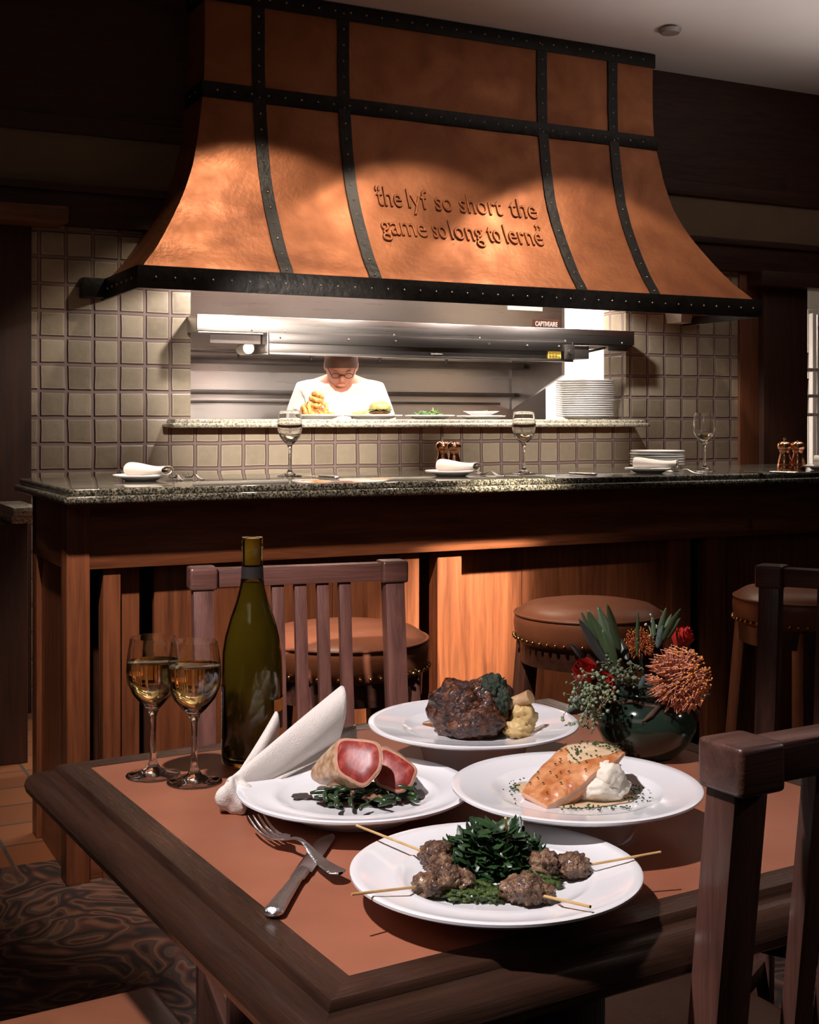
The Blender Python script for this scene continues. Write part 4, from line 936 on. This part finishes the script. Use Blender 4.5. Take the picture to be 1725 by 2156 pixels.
def tuna(label, face, back, s_end, seed, n=44):
    P_ = smooth_poly(face, n); c0 = sum(P_, Vector())/n; fn_ = sum(((P_[i]-c0).cross(P_[(i+1) % n]-c0) for i in range(n)), Vector()).normalized(); P_ = [p-fn_*(p-c0).dot(fn_) for p in P_]; bk = Vector(back); root = thing('tuna_slice', label, 'tuna', c0)
    rings = []; K = 14
    for i in range(K+1):
        t_ = i/K; sc_ = 1-(1-s_end)*t_**1.25*(1 if t_ < 1 else 1.15); c = (bk-c0)*t_
        rings.append([c+(p-c0)*sc_*(1+.05*noise.noise(p*60+Vector((seed, t_*5, 0)))*min(1, t_*6)) for p in P_])
    vs = [v for r_ in rings for v in r_]; fs = [(i*n+k, i*n+(k+1) % n, (i+1)*n+(k+1) % n, (i+1)*n+k) for i in range(K) for k in range(n)]
    fs.append(tuple(K*n+k for k in range(n))); fs.append(tuple(range(n)))
    MB().add(vs, fs).build('seared_crust', CRUST, root, 60)
    nr = fn_ if fn_.dot(c0-bk) > 0 else -fn_
    def cap(sc_, off, name, m_):
        v0 = [(p-c0)*sc_*(1+.02*noise.noise(p*90))+nr*off for p in P_]; v1 = [(p-c0)*sc_*.97+nr*(off+.0009) for p in P_]
        v2 = [v*.5+nr*(off+.001) for v in v1]; vs = v0+v1+v2; fs = [(i*n+k, i*n+(k+1) % n, (i+1)*n+(k+1) % n, (i+1)*n+k) for i in range(2) for k in range(n)]; fs.append(tuple(2*n+k for k in range(n)))
        MB().add(vs, fs).build(name, m_, root, 180)
    cap(.975, .0006, 'cooked_rim', PINK); cap(.87, .0014, 'rare_centre', RARE)
    return root
f1 = [W(x, y, Y) for x, y, Y in [(712, 1556, 1.50), (752, 1556, 1.495), (793, 1563, 1.485), (806, 1585, 1.475), (802, 1618, 1.46), (788, 1640, 1.455), (765, 1656, 1.45), (738, 1645, 1.46), (712, 1628, 1.475), (704, 1590, 1.49)]]
tuna('large front slice of seared tuna with red rare centre on green beans', f1, W(668, 1634, 1.53), .32, 1)
f2 = [W(x, y, Y) for x, y, Y in [(800, 1576, 1.52), (830, 1584, 1.515), (858, 1601, 1.505), (878, 1618, 1.495), (873, 1640, 1.485), (864, 1660, 1.48), (840, 1670, 1.475), (815, 1664, 1.48), (790, 1650, 1.485), (786, 1615, 1.50)]]
tuna('smaller right slice of seared tuna leaning behind the large slice', f2, W(830, 1606, 1.56), .65, 4)
ZW = pt_.z+.018+.0012
SAUCE = plain('dark_jus', (.016, .006, .004), .22, 0); BEAN = plain('green_bean', (.010, .026, .008), .3, 0, (.030, .065, .018), 60, coat=.25)
MUSH = plain('mushroom', (.18, .085, .045), .35, 0, (.26, .14, .08), 60, .4, 120, coat=.4)
def puddle(c, rx, ry, seed, m_, name, label, cat, th=.0012, irr=.35, n=64, rot=0):
    g_ = MB(); vs = []
    for k, (sc_, z) in enumerate(((1, 0), (.97, th*.8), (.85, th), (.4, th*1.05))):
        for i in range(n):
            a = 2*PI*i/n; r_ = 1+irr*noise.noise(Vector((math.cos(a)*1.6+seed*3, math.sin(a)*1.6, seed)))*1.6+irr*.4*noise.noise(Vector((math.cos(a)*4+seed, math.sin(a)*4, 9)))
            x, y = rx*r_*sc_*math.cos(a), ry*r_*sc_*math.sin(a); vs.append((x*math.cos(rot)-y*math.sin(rot), x*math.sin(rot)+y*math.cos(rot), z))
    fs = [(k*n+i, k*n+(i+1) % n, (k+1)*n+(i+1) % n, (k+1)*n+i) for k in range(3) for i in range(n)]+[tuple(3*n+i for i in range(n)), tuple(range(n-1, -1, -1))]
    o = g_.add(vs, fs).build(name, m_, None, 180, c); return tag(o, label, cat)
puddle(on(634, 1678, ZW), .013, .011, 1, SAUCE, 'sauce_puddle', 'dark glossy sauce puddle at the left of the tuna plate well', 'sauce', irr=.5)
puddle(on(760, 1688, ZW), .050, .024, 3, SAUCE, 'sauce_puddle', 'dark sauce under the green beans and tuna', 'sauce', irr=.5)
puddle(on(868, 1672, ZW), .032, .030, 6, SAUCE, 'sauce_puddle', 'dark glossy sauce right of the tuna slices', 'sauce', irr=.5)
rnd = random.Random(5)
for i in range(34):
    px = rnd.uniform(672, 880); py = rnd.uniform(1664, 1702)-(px-672)*.06*(px > 780); z = ZW+.003+rnd.uniform(0, .009); c = on(px, py, z); a = rnd.uniform(-.5, 1.0) if rnd.random() < .7 else rnd.uniform(1, 2.6); l_ = rnd.uniform(.009, .017)
    d = Vector((math.cos(a), math.sin(a), rnd.uniform(-.15, .15)))*l_; bend = Vector((-d.y, d.x, .3*l_))*.25
    o = MB().tube([-d, -d*.5+bend*.7, bend, d*.5+bend*.7, d], [.0016, .0027, .0029, .0027, .0015], 9).build('green_bean', BEAN, None, 180, c); tag(o, 'glossy green bean in the heap under the tuna slices', 'green bean', 'green beans under the tuna')
for i in range(26):
    px = rnd.uniform(700, 850); z = ZW+rnd.uniform(.006, .016); c = on(px, rnd.uniform(1648, 1668), z); a = rnd.uniform(-.6, .9); d = Vector((math.cos(a), math.sin(a), 0))*.015
    o = MB().tube([-d, Vector((0, 0, .002)), d], [.002, .003, .002], 8).build('green_bean', BEAN, None, 180, c); tag(o, 'glossy green bean in the heap under the tuna slices', 'green bean', 'green beans under the tuna')
def mush(px, py, z, a, s_, label):
    o = MB().grid(lambda u, v: Vector((s_*(u-.5)*2, s_*.55*(v-.5)*2*math.cos((u-.5)*2.2), s_*.5*math.cos((u-.5)*2.6)+.002*math.sin(v*7+u*9))), 16, 10).solid(.0025).build('mushroom_slice', MUSH, None, 180, on(px, py, z), a)
    tag(o, label, 'mushroom', 'mushroom slices on the tuna plate')
mush(712, 1668, ZW+.009, .25, .015, 'brown mushroom slice on the beans, leftmost'); mush(785, 1688, ZW+.006, -.5, .011, 'brown mushroom slice at the front of the beans'); mush(752, 1672, ZW+.010, .9, .010, 'brown mushroom slice between two others on the beans')
# ================================================================== PLATE OF SALMON
ZP = ps.z+HS-.015+.0012
CREAM = plain('cream_sauce', (.62, .43, .25), .15, 0, (.68, .50, .32), 20, coat=.5); CHIVE = plain('chopped_chive', (.02, .07, .012), .5)
puddle(on(1215, 1668, ZP), .066, .058, 2, CREAM, 'cream_sauce', 'pale cream sauce pooled in the well of the salmon plate', 'sauce', irr=.16)
SALM = plain('seared_salmon', (.42, .12, .03), .30, 0, (.70, .33, .15), 60, .5, 130, .002, coat=.4, sss=.15)
SALS = plain('salmon_flesh', (.66, .33, .20), .4, 0, (.72, .42, .29), 80, .4, 200, .001, sss=.2)
sa = thing('salmon_fillet', 'seared orange salmon fillet with cream and herbs leaning over mashed potato', 'salmon', W(1200, 1640, 1.42))
Ac = [(1098, 1662, 1.415), (1118, 1632, 1.437), (1150, 1598, 1.458), (1184, 1568, 1.475), (1228, 1560, 1.482), (1272, 1565, 1.485), (1308, 1575, 1.480)]
Bc = [(1150, 1692, 1.380), (1180, 1676, 1.386), (1218, 1650, 1.395), (1250, 1622, 1.405), (1278, 1604, 1.412), (1302, 1592, 1.420), (1317, 1578, 1.440)]
Aw = [W(*p) for p in Ac]; Bw = [W(*p) for p in Bc]
def cat(P_, t_):
    k = len(P_)-1; f = min(t_*k, k-1e-6); j = int(f); s_ = f-j; p = [P_[max(0, min(k, j+q-1))] for q in range(4)]
    return .5*((2*p[1])+(-p[0]+p[2])*s_+(2*p[0]-5*p[1]+4*p[2]-p[3])*s_**2+(-p[0]+3*p[1]-3*p[2]+p[3])*s_**3)
so = sa.location.copy()
def stop(u, v, lift=0.0):
    p = cat(Aw, u).lerp(cat(Bw, u), v); nrm = (cat(Aw, min(1, u+.02))-cat(Aw, max(0, u-.02))).cross(cat(Bw, u)-cat(Aw, u)).normalized(); nrm = -nrm if nrm.z < 0 else nrm
    e = min(v, 1-v)*2; ee = min(u, 1-u)*6; rr = (1-(1-min(1, e*2.2))**2)*.0045*min(1, ee)
    return p-so+nrm*(rr-.003+lift+.0012*noise.noise(p*120)), nrm
TH = .0150
m = MB().grid(lambda u, v: stop(u, v)[0], 60, 22); m.build('seared_top', SALM, sa, 180)
def side(u, w_):       # around the rim, down to the underside
    q = u*4; k = int(q) % 4; f = q-int(q)
    uu, vv = [(f, 1), (1, 1-f), (1-f, 0), (0, f)][k]; p, nrm = stop(uu, vv); tp = TH*(1-.55*max(0, (uu-.75)/.25))*(1-.25*max(0, (.15-uu)/.15))
    inw = (stop(.5, .5)[0]-p); inw -= nrm*inw.dot(nrm); return p-nrm*tp*w_+inw.normalized()*(.004*w_*w_-.002*math.sin(w_*PI))+nrm*0
m = MB().grid(side, 160, 8, closeu=True); nn = 160
m.build('flesh_side', SALS, sa, 180)
m = MB().grid(lambda u, v: stop(u, v)[0]-stop(u, v)[1]*TH*.98, 30, 8); m.build('underside', SALS, sa, 180)
def sauce_top(u, v):
    a_ = u*2*PI; r_ = v*(1+.35*noise.noise(Vector((math.cos(a_)*1.7, math.sin(a_)*1.7, 4)))+.15*noise.noise(Vector((math.cos(a_)*5, math.sin(a_)*5, 4))))
    return stop(max(.02, min(.985, .70+.29*r_*math.cos(a_))), max(.02, min(.93, .42+.42*r_*math.sin(a_))), .0012*(1-v*v)+.0001)[0]
MB().grid(sauce_top, 60, 14, closeu=True).build('cream_glaze', CREAM, sa, 180)
rnd = random.Random(3); m = MB()
for i in range(95):
    if i < 40: u, v = rnd.gauss(.80, .07), rnd.gauss(.35, .16)
    elif i < 70: u, v = rnd.gauss(.52, .06), rnd.gauss(.35, .15)
    else: u, v = rnd.uniform(.1, .95), rnd.uniform(.1, .95)
    u = max(.03, min(.97, u)); v = max(.05, min(.95, v)); p, nr = stop(u, v, .0024); a = rnd.uniform(0, 6.28); d = Vector((math.cos(a), math.sin(a), 0))*.0012
    m.beam(p-d, p+d, .0011, .0011)
m.build('chopped_herbs', CHIVE, sa, 180)['kind'] = 'stuff'
MASH = plain('mashed_potato', (.74, .66, .54), .6, 0, (.78, .71, .60), 30, .5, 60, .002)
m = MB().blob(W(1258, 1655, 1.425), (.034, .028, .0215), 5, .13, 1.8, 3, 4).blob(W(1280, 1635, 1.415), (.017, .016, .017), 4, .16, 2.2, 5, 4)
for v in m.bm.verts: v.co.z = max(v.co.z, ZP+.0005)
o = m.build('mashed_potato', MASH, None, 180); tag(o, 'mound of white mashed potato under the salmon fillet', 'mashed potato')
m = MB()
for i in range(150):
    if i < 60: px, py = rnd.gauss(1345, 22), rnd.gauss(1668, 14)
    elif i < 110: px, py = rnd.uniform(1180, 1330), rnd.gauss(1700, 4)
    else: px, py = rnd.gauss(1082, 10), rnd.gauss(1655, 14)
    p = on(px, py, ZP+.0018); a = rnd.uniform(0, 6.28); d = Vector((math.cos(a), math.sin(a), 0))*.0012; m.beam(p-d, p+d, .0011, .0011)
o = m.build('chopped_chives', CHIVE, None, 180); tag(o, 'tiny chopped green herbs scattered on the salmon plate sauce', 'herbs', kind='stuff')
# ================================================================== PLATE OF BRAISED SHANK
ZK = pk.z+HK-.015+.0012
def m_meat(name, c1, c2, c3, sc, rough=.16):
    m, nt, b = newmat(name); v = mapped(nt); n = noi(nt, v, sc, 6, .65)
    nt.links.new(ramp(nt, [(.38, c1), (.52, c2), (.66, c3)], n), b.inputs['Base Color']); setc(b, Roughness=rough, Coat_Weight=.5, Coat_Roughness=.06)
    bump(nt, b, mathn(nt, 'ADD', n, noi(nt, v, sc*3, 4)), .9, .004); return m
BRAISE = m_meat('braised_meat', (.012, .003, .002), (.055, .014, .005), (.17, .055, .016), 70, .22)
GRAVY = plain('brown_gravy', (.20, .08, .025), .15, 0, (.26, .11, .04), 20, coat=.5)
puddle(on(1012, 1522, ZK), .072, .046, 5, GRAVY, 'gravy', 'brown gravy around the braised shank', 'sauce', irr=.14)
sk = thing('braised_shank', 'dark glazed braised lamb shank with bare bone on mash', 'meat', W(985, 1490, 1.69))
so2 = sk.location
m = MB().blob(W(965, 1492, 1.69)-so2, (.041, .040, .040), 5, .15, 2.0, 11, 5).blob(W(1022, 1490, 1.695)-so2, (.038, .036, .041), 5, .16, 2.0, 17, 5).blob(W(998, 1522, 1.66)-so2, (.040, .022, .022), 5, .18, 2.4, 23, 4)
for v in m.bm.verts: v.co.z = max(v.co.z, ZK-so2.z)
m.build('meat', BRAISE, sk, 180)
BONE = plain('roasted_bone', (.40, .22, .10), .45, 0, (.55, .36, .20), 50, .4, 80)
m = MB().tube([W(1035, 1496, 1.69)-so2, W(1075, 1482, 1.68)-so2, W(1102, 1473, 1.675)-so2, W(1117, 1466, 1.67)-so2], [.0075, .0078, .0088, .0092], 20); m.build('bone', BONE, sk, 50)
HERB = plain('herb_paste', (.012, .020, .010), .6, 0, (.03, .045, .02), 90, .9, 200, .004)
o = MB().blob(W(1036, 1450, 1.685), (.0185, .0185, .0185), 4, .35, 3.5, 31, 4).blob(W(1056, 1478, 1.67), (.011, .010, .018), 4, .35, 3.5, 33, 4).build('herb_garnish', HERB, None, 180); tag(o, 'dark green herb paste on top of the braised shank', 'garnish')
POL = plain('golden_mash', (.50, .33, .12), .5, 0, (.58, .41, .18), 40, .5, 90, .002, sss=.1)
m = MB().blob(W(1102, 1512, 1.675), (.017, .017, .020), 4, .25, 2.5, 41, 4).blob(W(1090, 1536, 1.66), (.018, .014, .012), 4, .25, 2.5, 43, 4)
for v in m.bm.verts: v.co.z = max(v.co.z, ZK+.0004)
o = m.build('golden_mash', POL, None, 180); tag(o, 'golden mash beside the shank bone', 'mashed potato')
# ================================================================== PLATE OF SKEWERS
ZF = pf.z+.018+.0012
BAM = plain('bamboo', (.55, .33, .12), .5, 0, (.66, .43, .19), 60)
GRILL = m_meat('grilled_meat', (.055, .022, .012), (.17, .085, .045), (.32, .20, .11), 90, .25)
PESTO = plain('green_pesto', (.020, .045, .006), .22, 0, (.075, .115, .020), 120, .9, 160, .005, coat=.5)
SKW = [('leftmost upper wooden skewer with grilled meat', (750, 1738, .806), (925, 1806, .792), [(917, 1800, .0165), (928, 1822, .0125)]),
       ('lower left wooden skewer pointing over the fork', (740, 1883, .800), (925, 1862, .789), [(902, 1864, .0145), (938, 1852, .017), (968, 1856, .014)]),
       ('short upright skewer at the back of the greens', (1064, 1722, .838), (1072, 1785, .790), [(1078, 1768, .0145)]),
       ('right wooden skewer with grilled meat', (1391, 1794, .800), (1190, 1830, .790), [(1206, 1824, .0155), (1150, 1822, .016)]),
       ('lower right wooden skewer pointing toward the table edge', (1243, 1909, .799), (1125, 1882, .788), [(1140, 1880, .012), (1112, 1874, .0165), (1083, 1872, .014)])]
for i, (lb, a, b_, ch_) in enumerate(SKW):
    A = on(*a); Bq = on(*b_); t = thing('meat_skewer', lb, 'skewer', Bq, 0, 'meat skewers on the front plate')
    MB().tube([A-Bq, Vector()], .00135, 8).build('stick', BAM, t)
    for j, (px, py, rr) in enumerate(ch_):
        c = on(px, py, ZF+rr*.72)-Bq
        q = MB().blob(c, (rr*1.05, rr*.95, rr*.82), 4, .30, 2.6, 50+i*7+j, 4).build('meat_chunk', GRILL, t, 180)
        for v in q.data.vertices: v.co.z = max(v.co.z, ZF-Bq.z)
rnd = random.Random(12)
m = MB()
for px, py, rr in [(965, 1882, .016), (1000, 1884, .015), (1035, 1886, .014), (955, 1866, .013), (1140, 1850, .016), (1165, 1838, .012), (1120, 1842, .012), (958, 1830, .012), (1010, 1868, .012), (1155, 1862, .010), (1175, 1815, .010), (1150, 1808, .009)]:
    m.blob(on(px, py, ZF+.002), (rr*1.15, rr, rr*.42), 4, .5, 4, px, 4)
for v in m.bm.verts: v.co.z = max(v.co.z, ZF-.0005)
o = m.build('pesto', PESTO, None, 180); tag(o, 'oily green pesto spooned around the skewers', 'pesto', kind='stuff')
OIL = plain('green_oil', (.42, .44, .10), .06, coat=.5, c2=(.6, .58, .3)); puddle(on(1010, 1893, ZF-.0006), .034, .010, 8, OIL, 'herb_oil', 'thin green oil at the front of the skewer plate', 'oil', .0006, .3)
ARU = plain('arugula', (.008, .028, .008), .4, 0, (.028, .070, .020), 60)
c = on(1042, 1818, ZF)
o = leaves_bm(460, .043, .038, .021, .0125, 77, .5).build('arugula_salad', ARU, None, 180, c); tag(o, 'heap of dark green salad leaves in the middle of the skewer plate', 'salad', kind='stuff')
# ================================================================== FLOWERS
vb = on(1360, 1588, ZT)
POT = plain('green_glaze', (.012, .024, .016), .10, 0, (.020, .036, .024), 8, coat=.4)
vt = thing('flower_pot', 'round dark green glazed pot holding the flowers', 'vase', vb)
MB().lathe([(.0005, 0), (.040, 0), (.046, .004), (.060, .020), (.0685, .038), (.0690, .050), (.063, .066), (.052, .078), (.046, .082), (.048, .087), (.051, .090), (.049, .091), (.043, .084), (.058, .066), (.064, .048), (.056, .022), (.0005, .008)], 72).build('pot', POT, vt, 180)
TW = plain('dry_raffia', (.09, .045, .025), .8, 0, (.05, .025, .015), 90, .7, 200)
m = MB(); m.tube([(.051*math.cos(i*PI/20), .051*math.sin(i*PI/20), .080+.003*math.sin(i)) for i in range(41)], .0028, 8)
m.tube([(.01, -.052, .080), (-.005, -.062, .068), (-.018, -.066, .060)], [.003, .004, .001], 8).tube([(.056, -.02, .078), (.066, -.022, .062), (.068, -.02, .050)], [.003, .004, .001], 8).build('raffia_tie', TW, vt, 180)
FO = plain('floral_filler', (.012, .022, .010), .9); MB().blob((0, 0, .086), (.041, .041, .012), 3, .3, 4, 2).build('filler', FO, vt, 180)
neck = vb+Vector((0, 0, .088))
STEM = plain('flower_stem', (.05, .08, .03), .6)
def protea(label, c, ax, r, ncount, colS, colT, seed):
    t = thing('pincushion_protea', label, 'flower', c, 0, 'protea flowers'); rd = random.Random(seed); ax = Vector(ax).normalized()
    x = ax.orthogonal().normalized(); y = ax.cross(x); st_ = MB(); tp = MB()
    for i in range(ncount):
        f = (i+.5)/ncount; th = math.acos(1-1.62*f); ph = i*2.39996+rd.uniform(-.2, .2)
        d = ax*math.cos(th)+(x*math.cos(ph)+y*math.sin(ph))*math.sin(th); out = (x*math.cos(ph)+y*math.sin(ph))
        r1 = r*rd.uniform(.80, 1.06)*(.72+.36*math.sin(th)); b0 = d*r*.22-ax*r*.15
        mid = b0.lerp(d*r1, .6)+out*r*.10; end = d*r1-ax*r*.05; tip = end+(ax*.34-out*.16)*r*rd.uniform(.4, 1.0)*(.5+.5*math.sin(th))
        st_.tube([b0, mid, end, tip], [r*.016, r*.017, r*.015, r*.012], 5); tp.blob(tip, r*.036, 1, 0)
    st_.build('styles', colS, t, 180); tp.build('orange_tips', colT, t, 180)
    MB().blob(-ax*r*.12, r*.36, 3, .2, 5, seed).build('centre', plain('protea_core', (.16, .05, .03), .7, 0, (.07, .03, .01), 150), t, 180)
    s0 = neck-c; MB().tube([-ax*r*.2, -ax*r*.6+s0*.3, s0], .0022, 6).build('stem', STEM, t, 180)
STY = plain('protea_style', (.60, .22, .15), .35, 0, (.74, .34, .24), 30); STY2 = plain('protea_style_red', (.42, .07, .02), .4, 0, (.55, .14, .04), 30); TIPM = plain('protea_tip', (.72, .27, .045), .4)
protea('large salmon pink pincushion protea at the right of the bouquet', W(1428, 1432, 1.715), (.28, -.85, .38), .0425, 330, STY, TIPM, 1)
protea('small orange red pincushion protea behind the large one', W(1346, 1356, 1.77), (-.1, -.6, .75), .022, 150, STY2, TIPM, 2)
ROSE = plain('rose_petal', (.36, .012, .010), .5, 0, (.50, .025, .016), 20, sss=.1)
def rose(label, c, ax, r, seed, n=22, openk=1.0):
    t = thing('rose', label, 'flower', c, 0, 'red roses in the pot'); ax = Vector(ax).normalized(); x = ax.orthogonal().normalized(); y = ax.cross(x); M = frameM((0, 0, 0), x, y, ax); rd = random.Random(seed); m = MB()
    for i in range(n):
        f = i/n; ph = i*2.4; w_ = .5+.9*f
        def fn(u, v, f=f, ph=ph, w_=w_):
            a = ph+(u-.5)*2.1*(1.1-.3*f); rr = r*(.10+.62*f)*(1+.55*openk*f*v*v)*(.35+.65*math.sin(min(1, v*1.25)*PI/2)); h_ = r*(-.75+v*(1.65-.45*f)-.25*f*openk*v*v-.35*(2*(u-.5))**2*v)
            return Vector((rr*math.cos(a), rr*math.sin(a), h_+r*.05*math.sin(u*9+i)*v))
        m.grid(fn, 12, 9, M)
    m.build('petals', ROSE, t, 180)
    s0 = neck-c; MB().tube([-ax*r*.6, s0*.5-ax*r*.5, s0], .0024, 6).build('stem', STEM, t, 180)
rose('red rose at the left of the bouquet', W(1232, 1412, 1.74), (-.35, -.35, .85), .022, 4, 26, .55)
rose('taller red rose bud at the upper right of the bouquet', W(1437, 1342, 1.79), (.45, -.25, .85), .021, 6, 18, .4)
rose('dark red rose half hidden low in the bouquet', W(1268, 1440, 1.745), (.1, -.8, .5), .019, 9)
LF = [plain('leaf_green', (.035, .060, .022), .45, 0, (.055, .085, .035), 12), plain('leaf_grey', (.050, .055, .050), .45, 0, (.075, .075, .070), 12), plain('leaf_dark', (.018, .028, .020), .4), plain('leaf_blue_grey', (.075, .105, .095), .5)]
def leaf(b0, tip, wpx, Y0, Y1, mi, label, bend=.12, face=0.0):
    A = W(*b0, Y0); Bq = W(*tip, Y1); d = Bq-A; l_ = d.length; d.normalize(); v_ = Vector((0, 1, 0)); s_ = d.cross(v_).normalized(); s_ = (s_+v_*face).normalized(); nr = s_.cross(d); w_ = wpx*Y0/F*.5
    def fn(u, v): ww = w_*math.sin(PI*(v**.8*.97+.02))**.75; x = (u-.5)*2; return d*l_*v+s_*ww*x+nr*(bend*l_*v*v*.6+abs(x)*ww*.35)
    o = MB().grid(fn, 7, 16).solid(.0006).build('leaf', LF[mi], None, 180, A); tag(o, label, 'leaf', 'leaves in the flower pot')
LV = [((1282, 1405), (1214, 1300), 21, 1, 'long grey leaf leaning farthest left'), ((1268, 1388), (1224, 1287), 15, 0, 'narrow leaf behind the grey one at upper left'), ((1278, 1380), (1238, 1284), 27, 0, 'broad green leaf in the upper left spray'), ((1296, 1385), (1261, 1274), 29, 0, 'broadest green leaf in the middle of the spray'), ((1306, 1372), (1276, 1267), 18, 0, 'tallest green leaf of the bouquet'), ((1296, 1425), (1268, 1328), 30, 0, 'short broad leaf in front of the spray'), ((1342, 1385), (1341, 1285), 9, 0, 'thin upright leaf in the middle'), ((1322, 1390), (1304, 1340), 18, 2, 'dark short leaf beside the small protea'), ((1232, 1392), (1199, 1350), 12, 1, 'thin leaf pointing left above the left rose'),
      ((1292, 1420), (1245, 1345), 20, 1, 'grey leaf low in the left spray'), ((1386, 1345), (1401, 1280), 13, 0, 'upright leaf left of the upper right rose'), ((1392, 1350), (1415, 1290), 13, 0, 'second leaf left of the upper right rose'), ((1396, 1350), (1431, 1279), 15, 0, 'leaf touching the upper right rose'), ((1384, 1365), (1396, 1318), 15, 3, 'pale leaf under the upper right rose'), ((1376, 1340), (1375, 1300), 10, 0, 'small leaf above the large protea'), ((1405, 1345), (1436, 1300), 14, 0, 'leaf behind the upper right rose'),
      ((1278, 1440), (1368, 1476), 34, 2, 'dark leaf lying across the pot rim'), ((1245, 1470), (1196, 1505), 42, 3, 'blue grey rounded leaf at lower left'), ((1362, 1420), (1345, 1452), 14, 3, 'small pale leaf beside the large protea'), ((1470, 1470), (1500, 1462), 12, 3, 'small leaf poking out right of the protea')]
for i, (b0, tp_, w_, mi, lb) in enumerate(LV): leaf(b0, tp_, w_, 1.75, 1.745+.012*((i*5) % 4)-.01, mi, lb, .12*(1 if i % 2 else -1), .25*((i % 3)-1))
SEED = plain('eucalyptus_seed', (.17, .21, .11), .5, 0, (.24, .28, .17), 60); SEED2 = plain('eucalyptus_seed_dark', (.07, .09, .05), .5, 0, (.12, .14, .08), 60); WST = plain('pale_stem', (.16, .17, .09), .6)
def sprig(label, base, ends, nb, rb, sp, ms, seed):
    b0 = W(*base); t = thing('seeded_sprig', label, 'sprig', b0, 0, 'seeded eucalyptus sprigs'); rd = random.Random(seed); s1 = MB(); s2 = MB()
    for e in ends:
        E_ = W(*e)-b0; md = E_*.5+Vector((0, -.006, .010)); s1.tube([Vector(), md, E_], [.0013, .0011, .0008], 5)
        for i in range(nb):
            f = rd.uniform(.25, 1.05); p = (md*(f*2) if f < .5 else md.lerp(E_, (f-.5)*2)); d = Vector((rd.gauss(0, 1), rd.gauss(0, 1)-.2, rd.gauss(0, 1))).normalized()*rd.uniform(.4, 1)*sp
            s1.tube([p, p+d*.9], .0005, 4)
            ux = d.normalized(); x = ux.orthogonal(); M = frameM(p+d, x, ux.cross(x), ux); s2.add(*_seed(rb*rd.uniform(.8, 1.15)), M)
    s1.build('stems', WST, t, 180); s2.build('seeds', ms, t, 180)['kind'] = 'stuff'
def _seed(r):
    vs, fs = [], []; pr = [(.35, -.9), (.9, -.2), (1, .35), (.7, .95), (.15, 1.35)]
    for q, z in pr:
        for k in range(6): vs.append((r*q*math.cos(k*PI/3), r*q*math.sin(k*PI/3), r*z))
    for i in range(4):
        for k in range(6): fs.append((i*6+k, i*6+(k+1) % 6, (i+1)*6+(k+1) % 6, (i+1)*6+k))
    fs += [tuple(range(6)), tuple(range(24, 30))]; return vs, fs
sprig('pale green seeded sprig hanging over the left of the pot', (1275, 1440, 1.735), [(1232, 1420, 1.70), (1190, 1500, 1.68), (1215, 1530, 1.675), (1245, 1545, 1.67), (1262, 1500, 1.68), (1235, 1475, 1.675), (1282, 1470, 1.69), (1205, 1480, 1.69), (1230, 1510, 1.67)], 17, .0022, .013, SEED, 1)
sprig('darker seeded sprig in the middle of the bouquet', (1320, 1450, 1.75), [(1275, 1395, 1.73), (1300, 1400, 1.715), (1330, 1395, 1.72), (1352, 1405, 1.72), (1310, 1425, 1.70), (1290, 1418, 1.71), (1335, 1430, 1.71)], 12, .0021, .011, SEED2, 2)
sprig('tiny white budded sprig behind the protea', (1372, 1370, 1.77), [(1366, 1318, 1.77), (1378, 1322, 1.77), (1372, 1300, 1.77)], 5, .0016, .006, plain('white_bud', (.55, .52, .50), .5), 3)
sprig('dark seeded sprig low at the left behind the shank plate', (1240, 1440, 1.76), [(1200, 1440, 1.74), (1205, 1462, 1.74), (1215, 1400, 1.75)], 9, .002, .010, SEED2, 4)
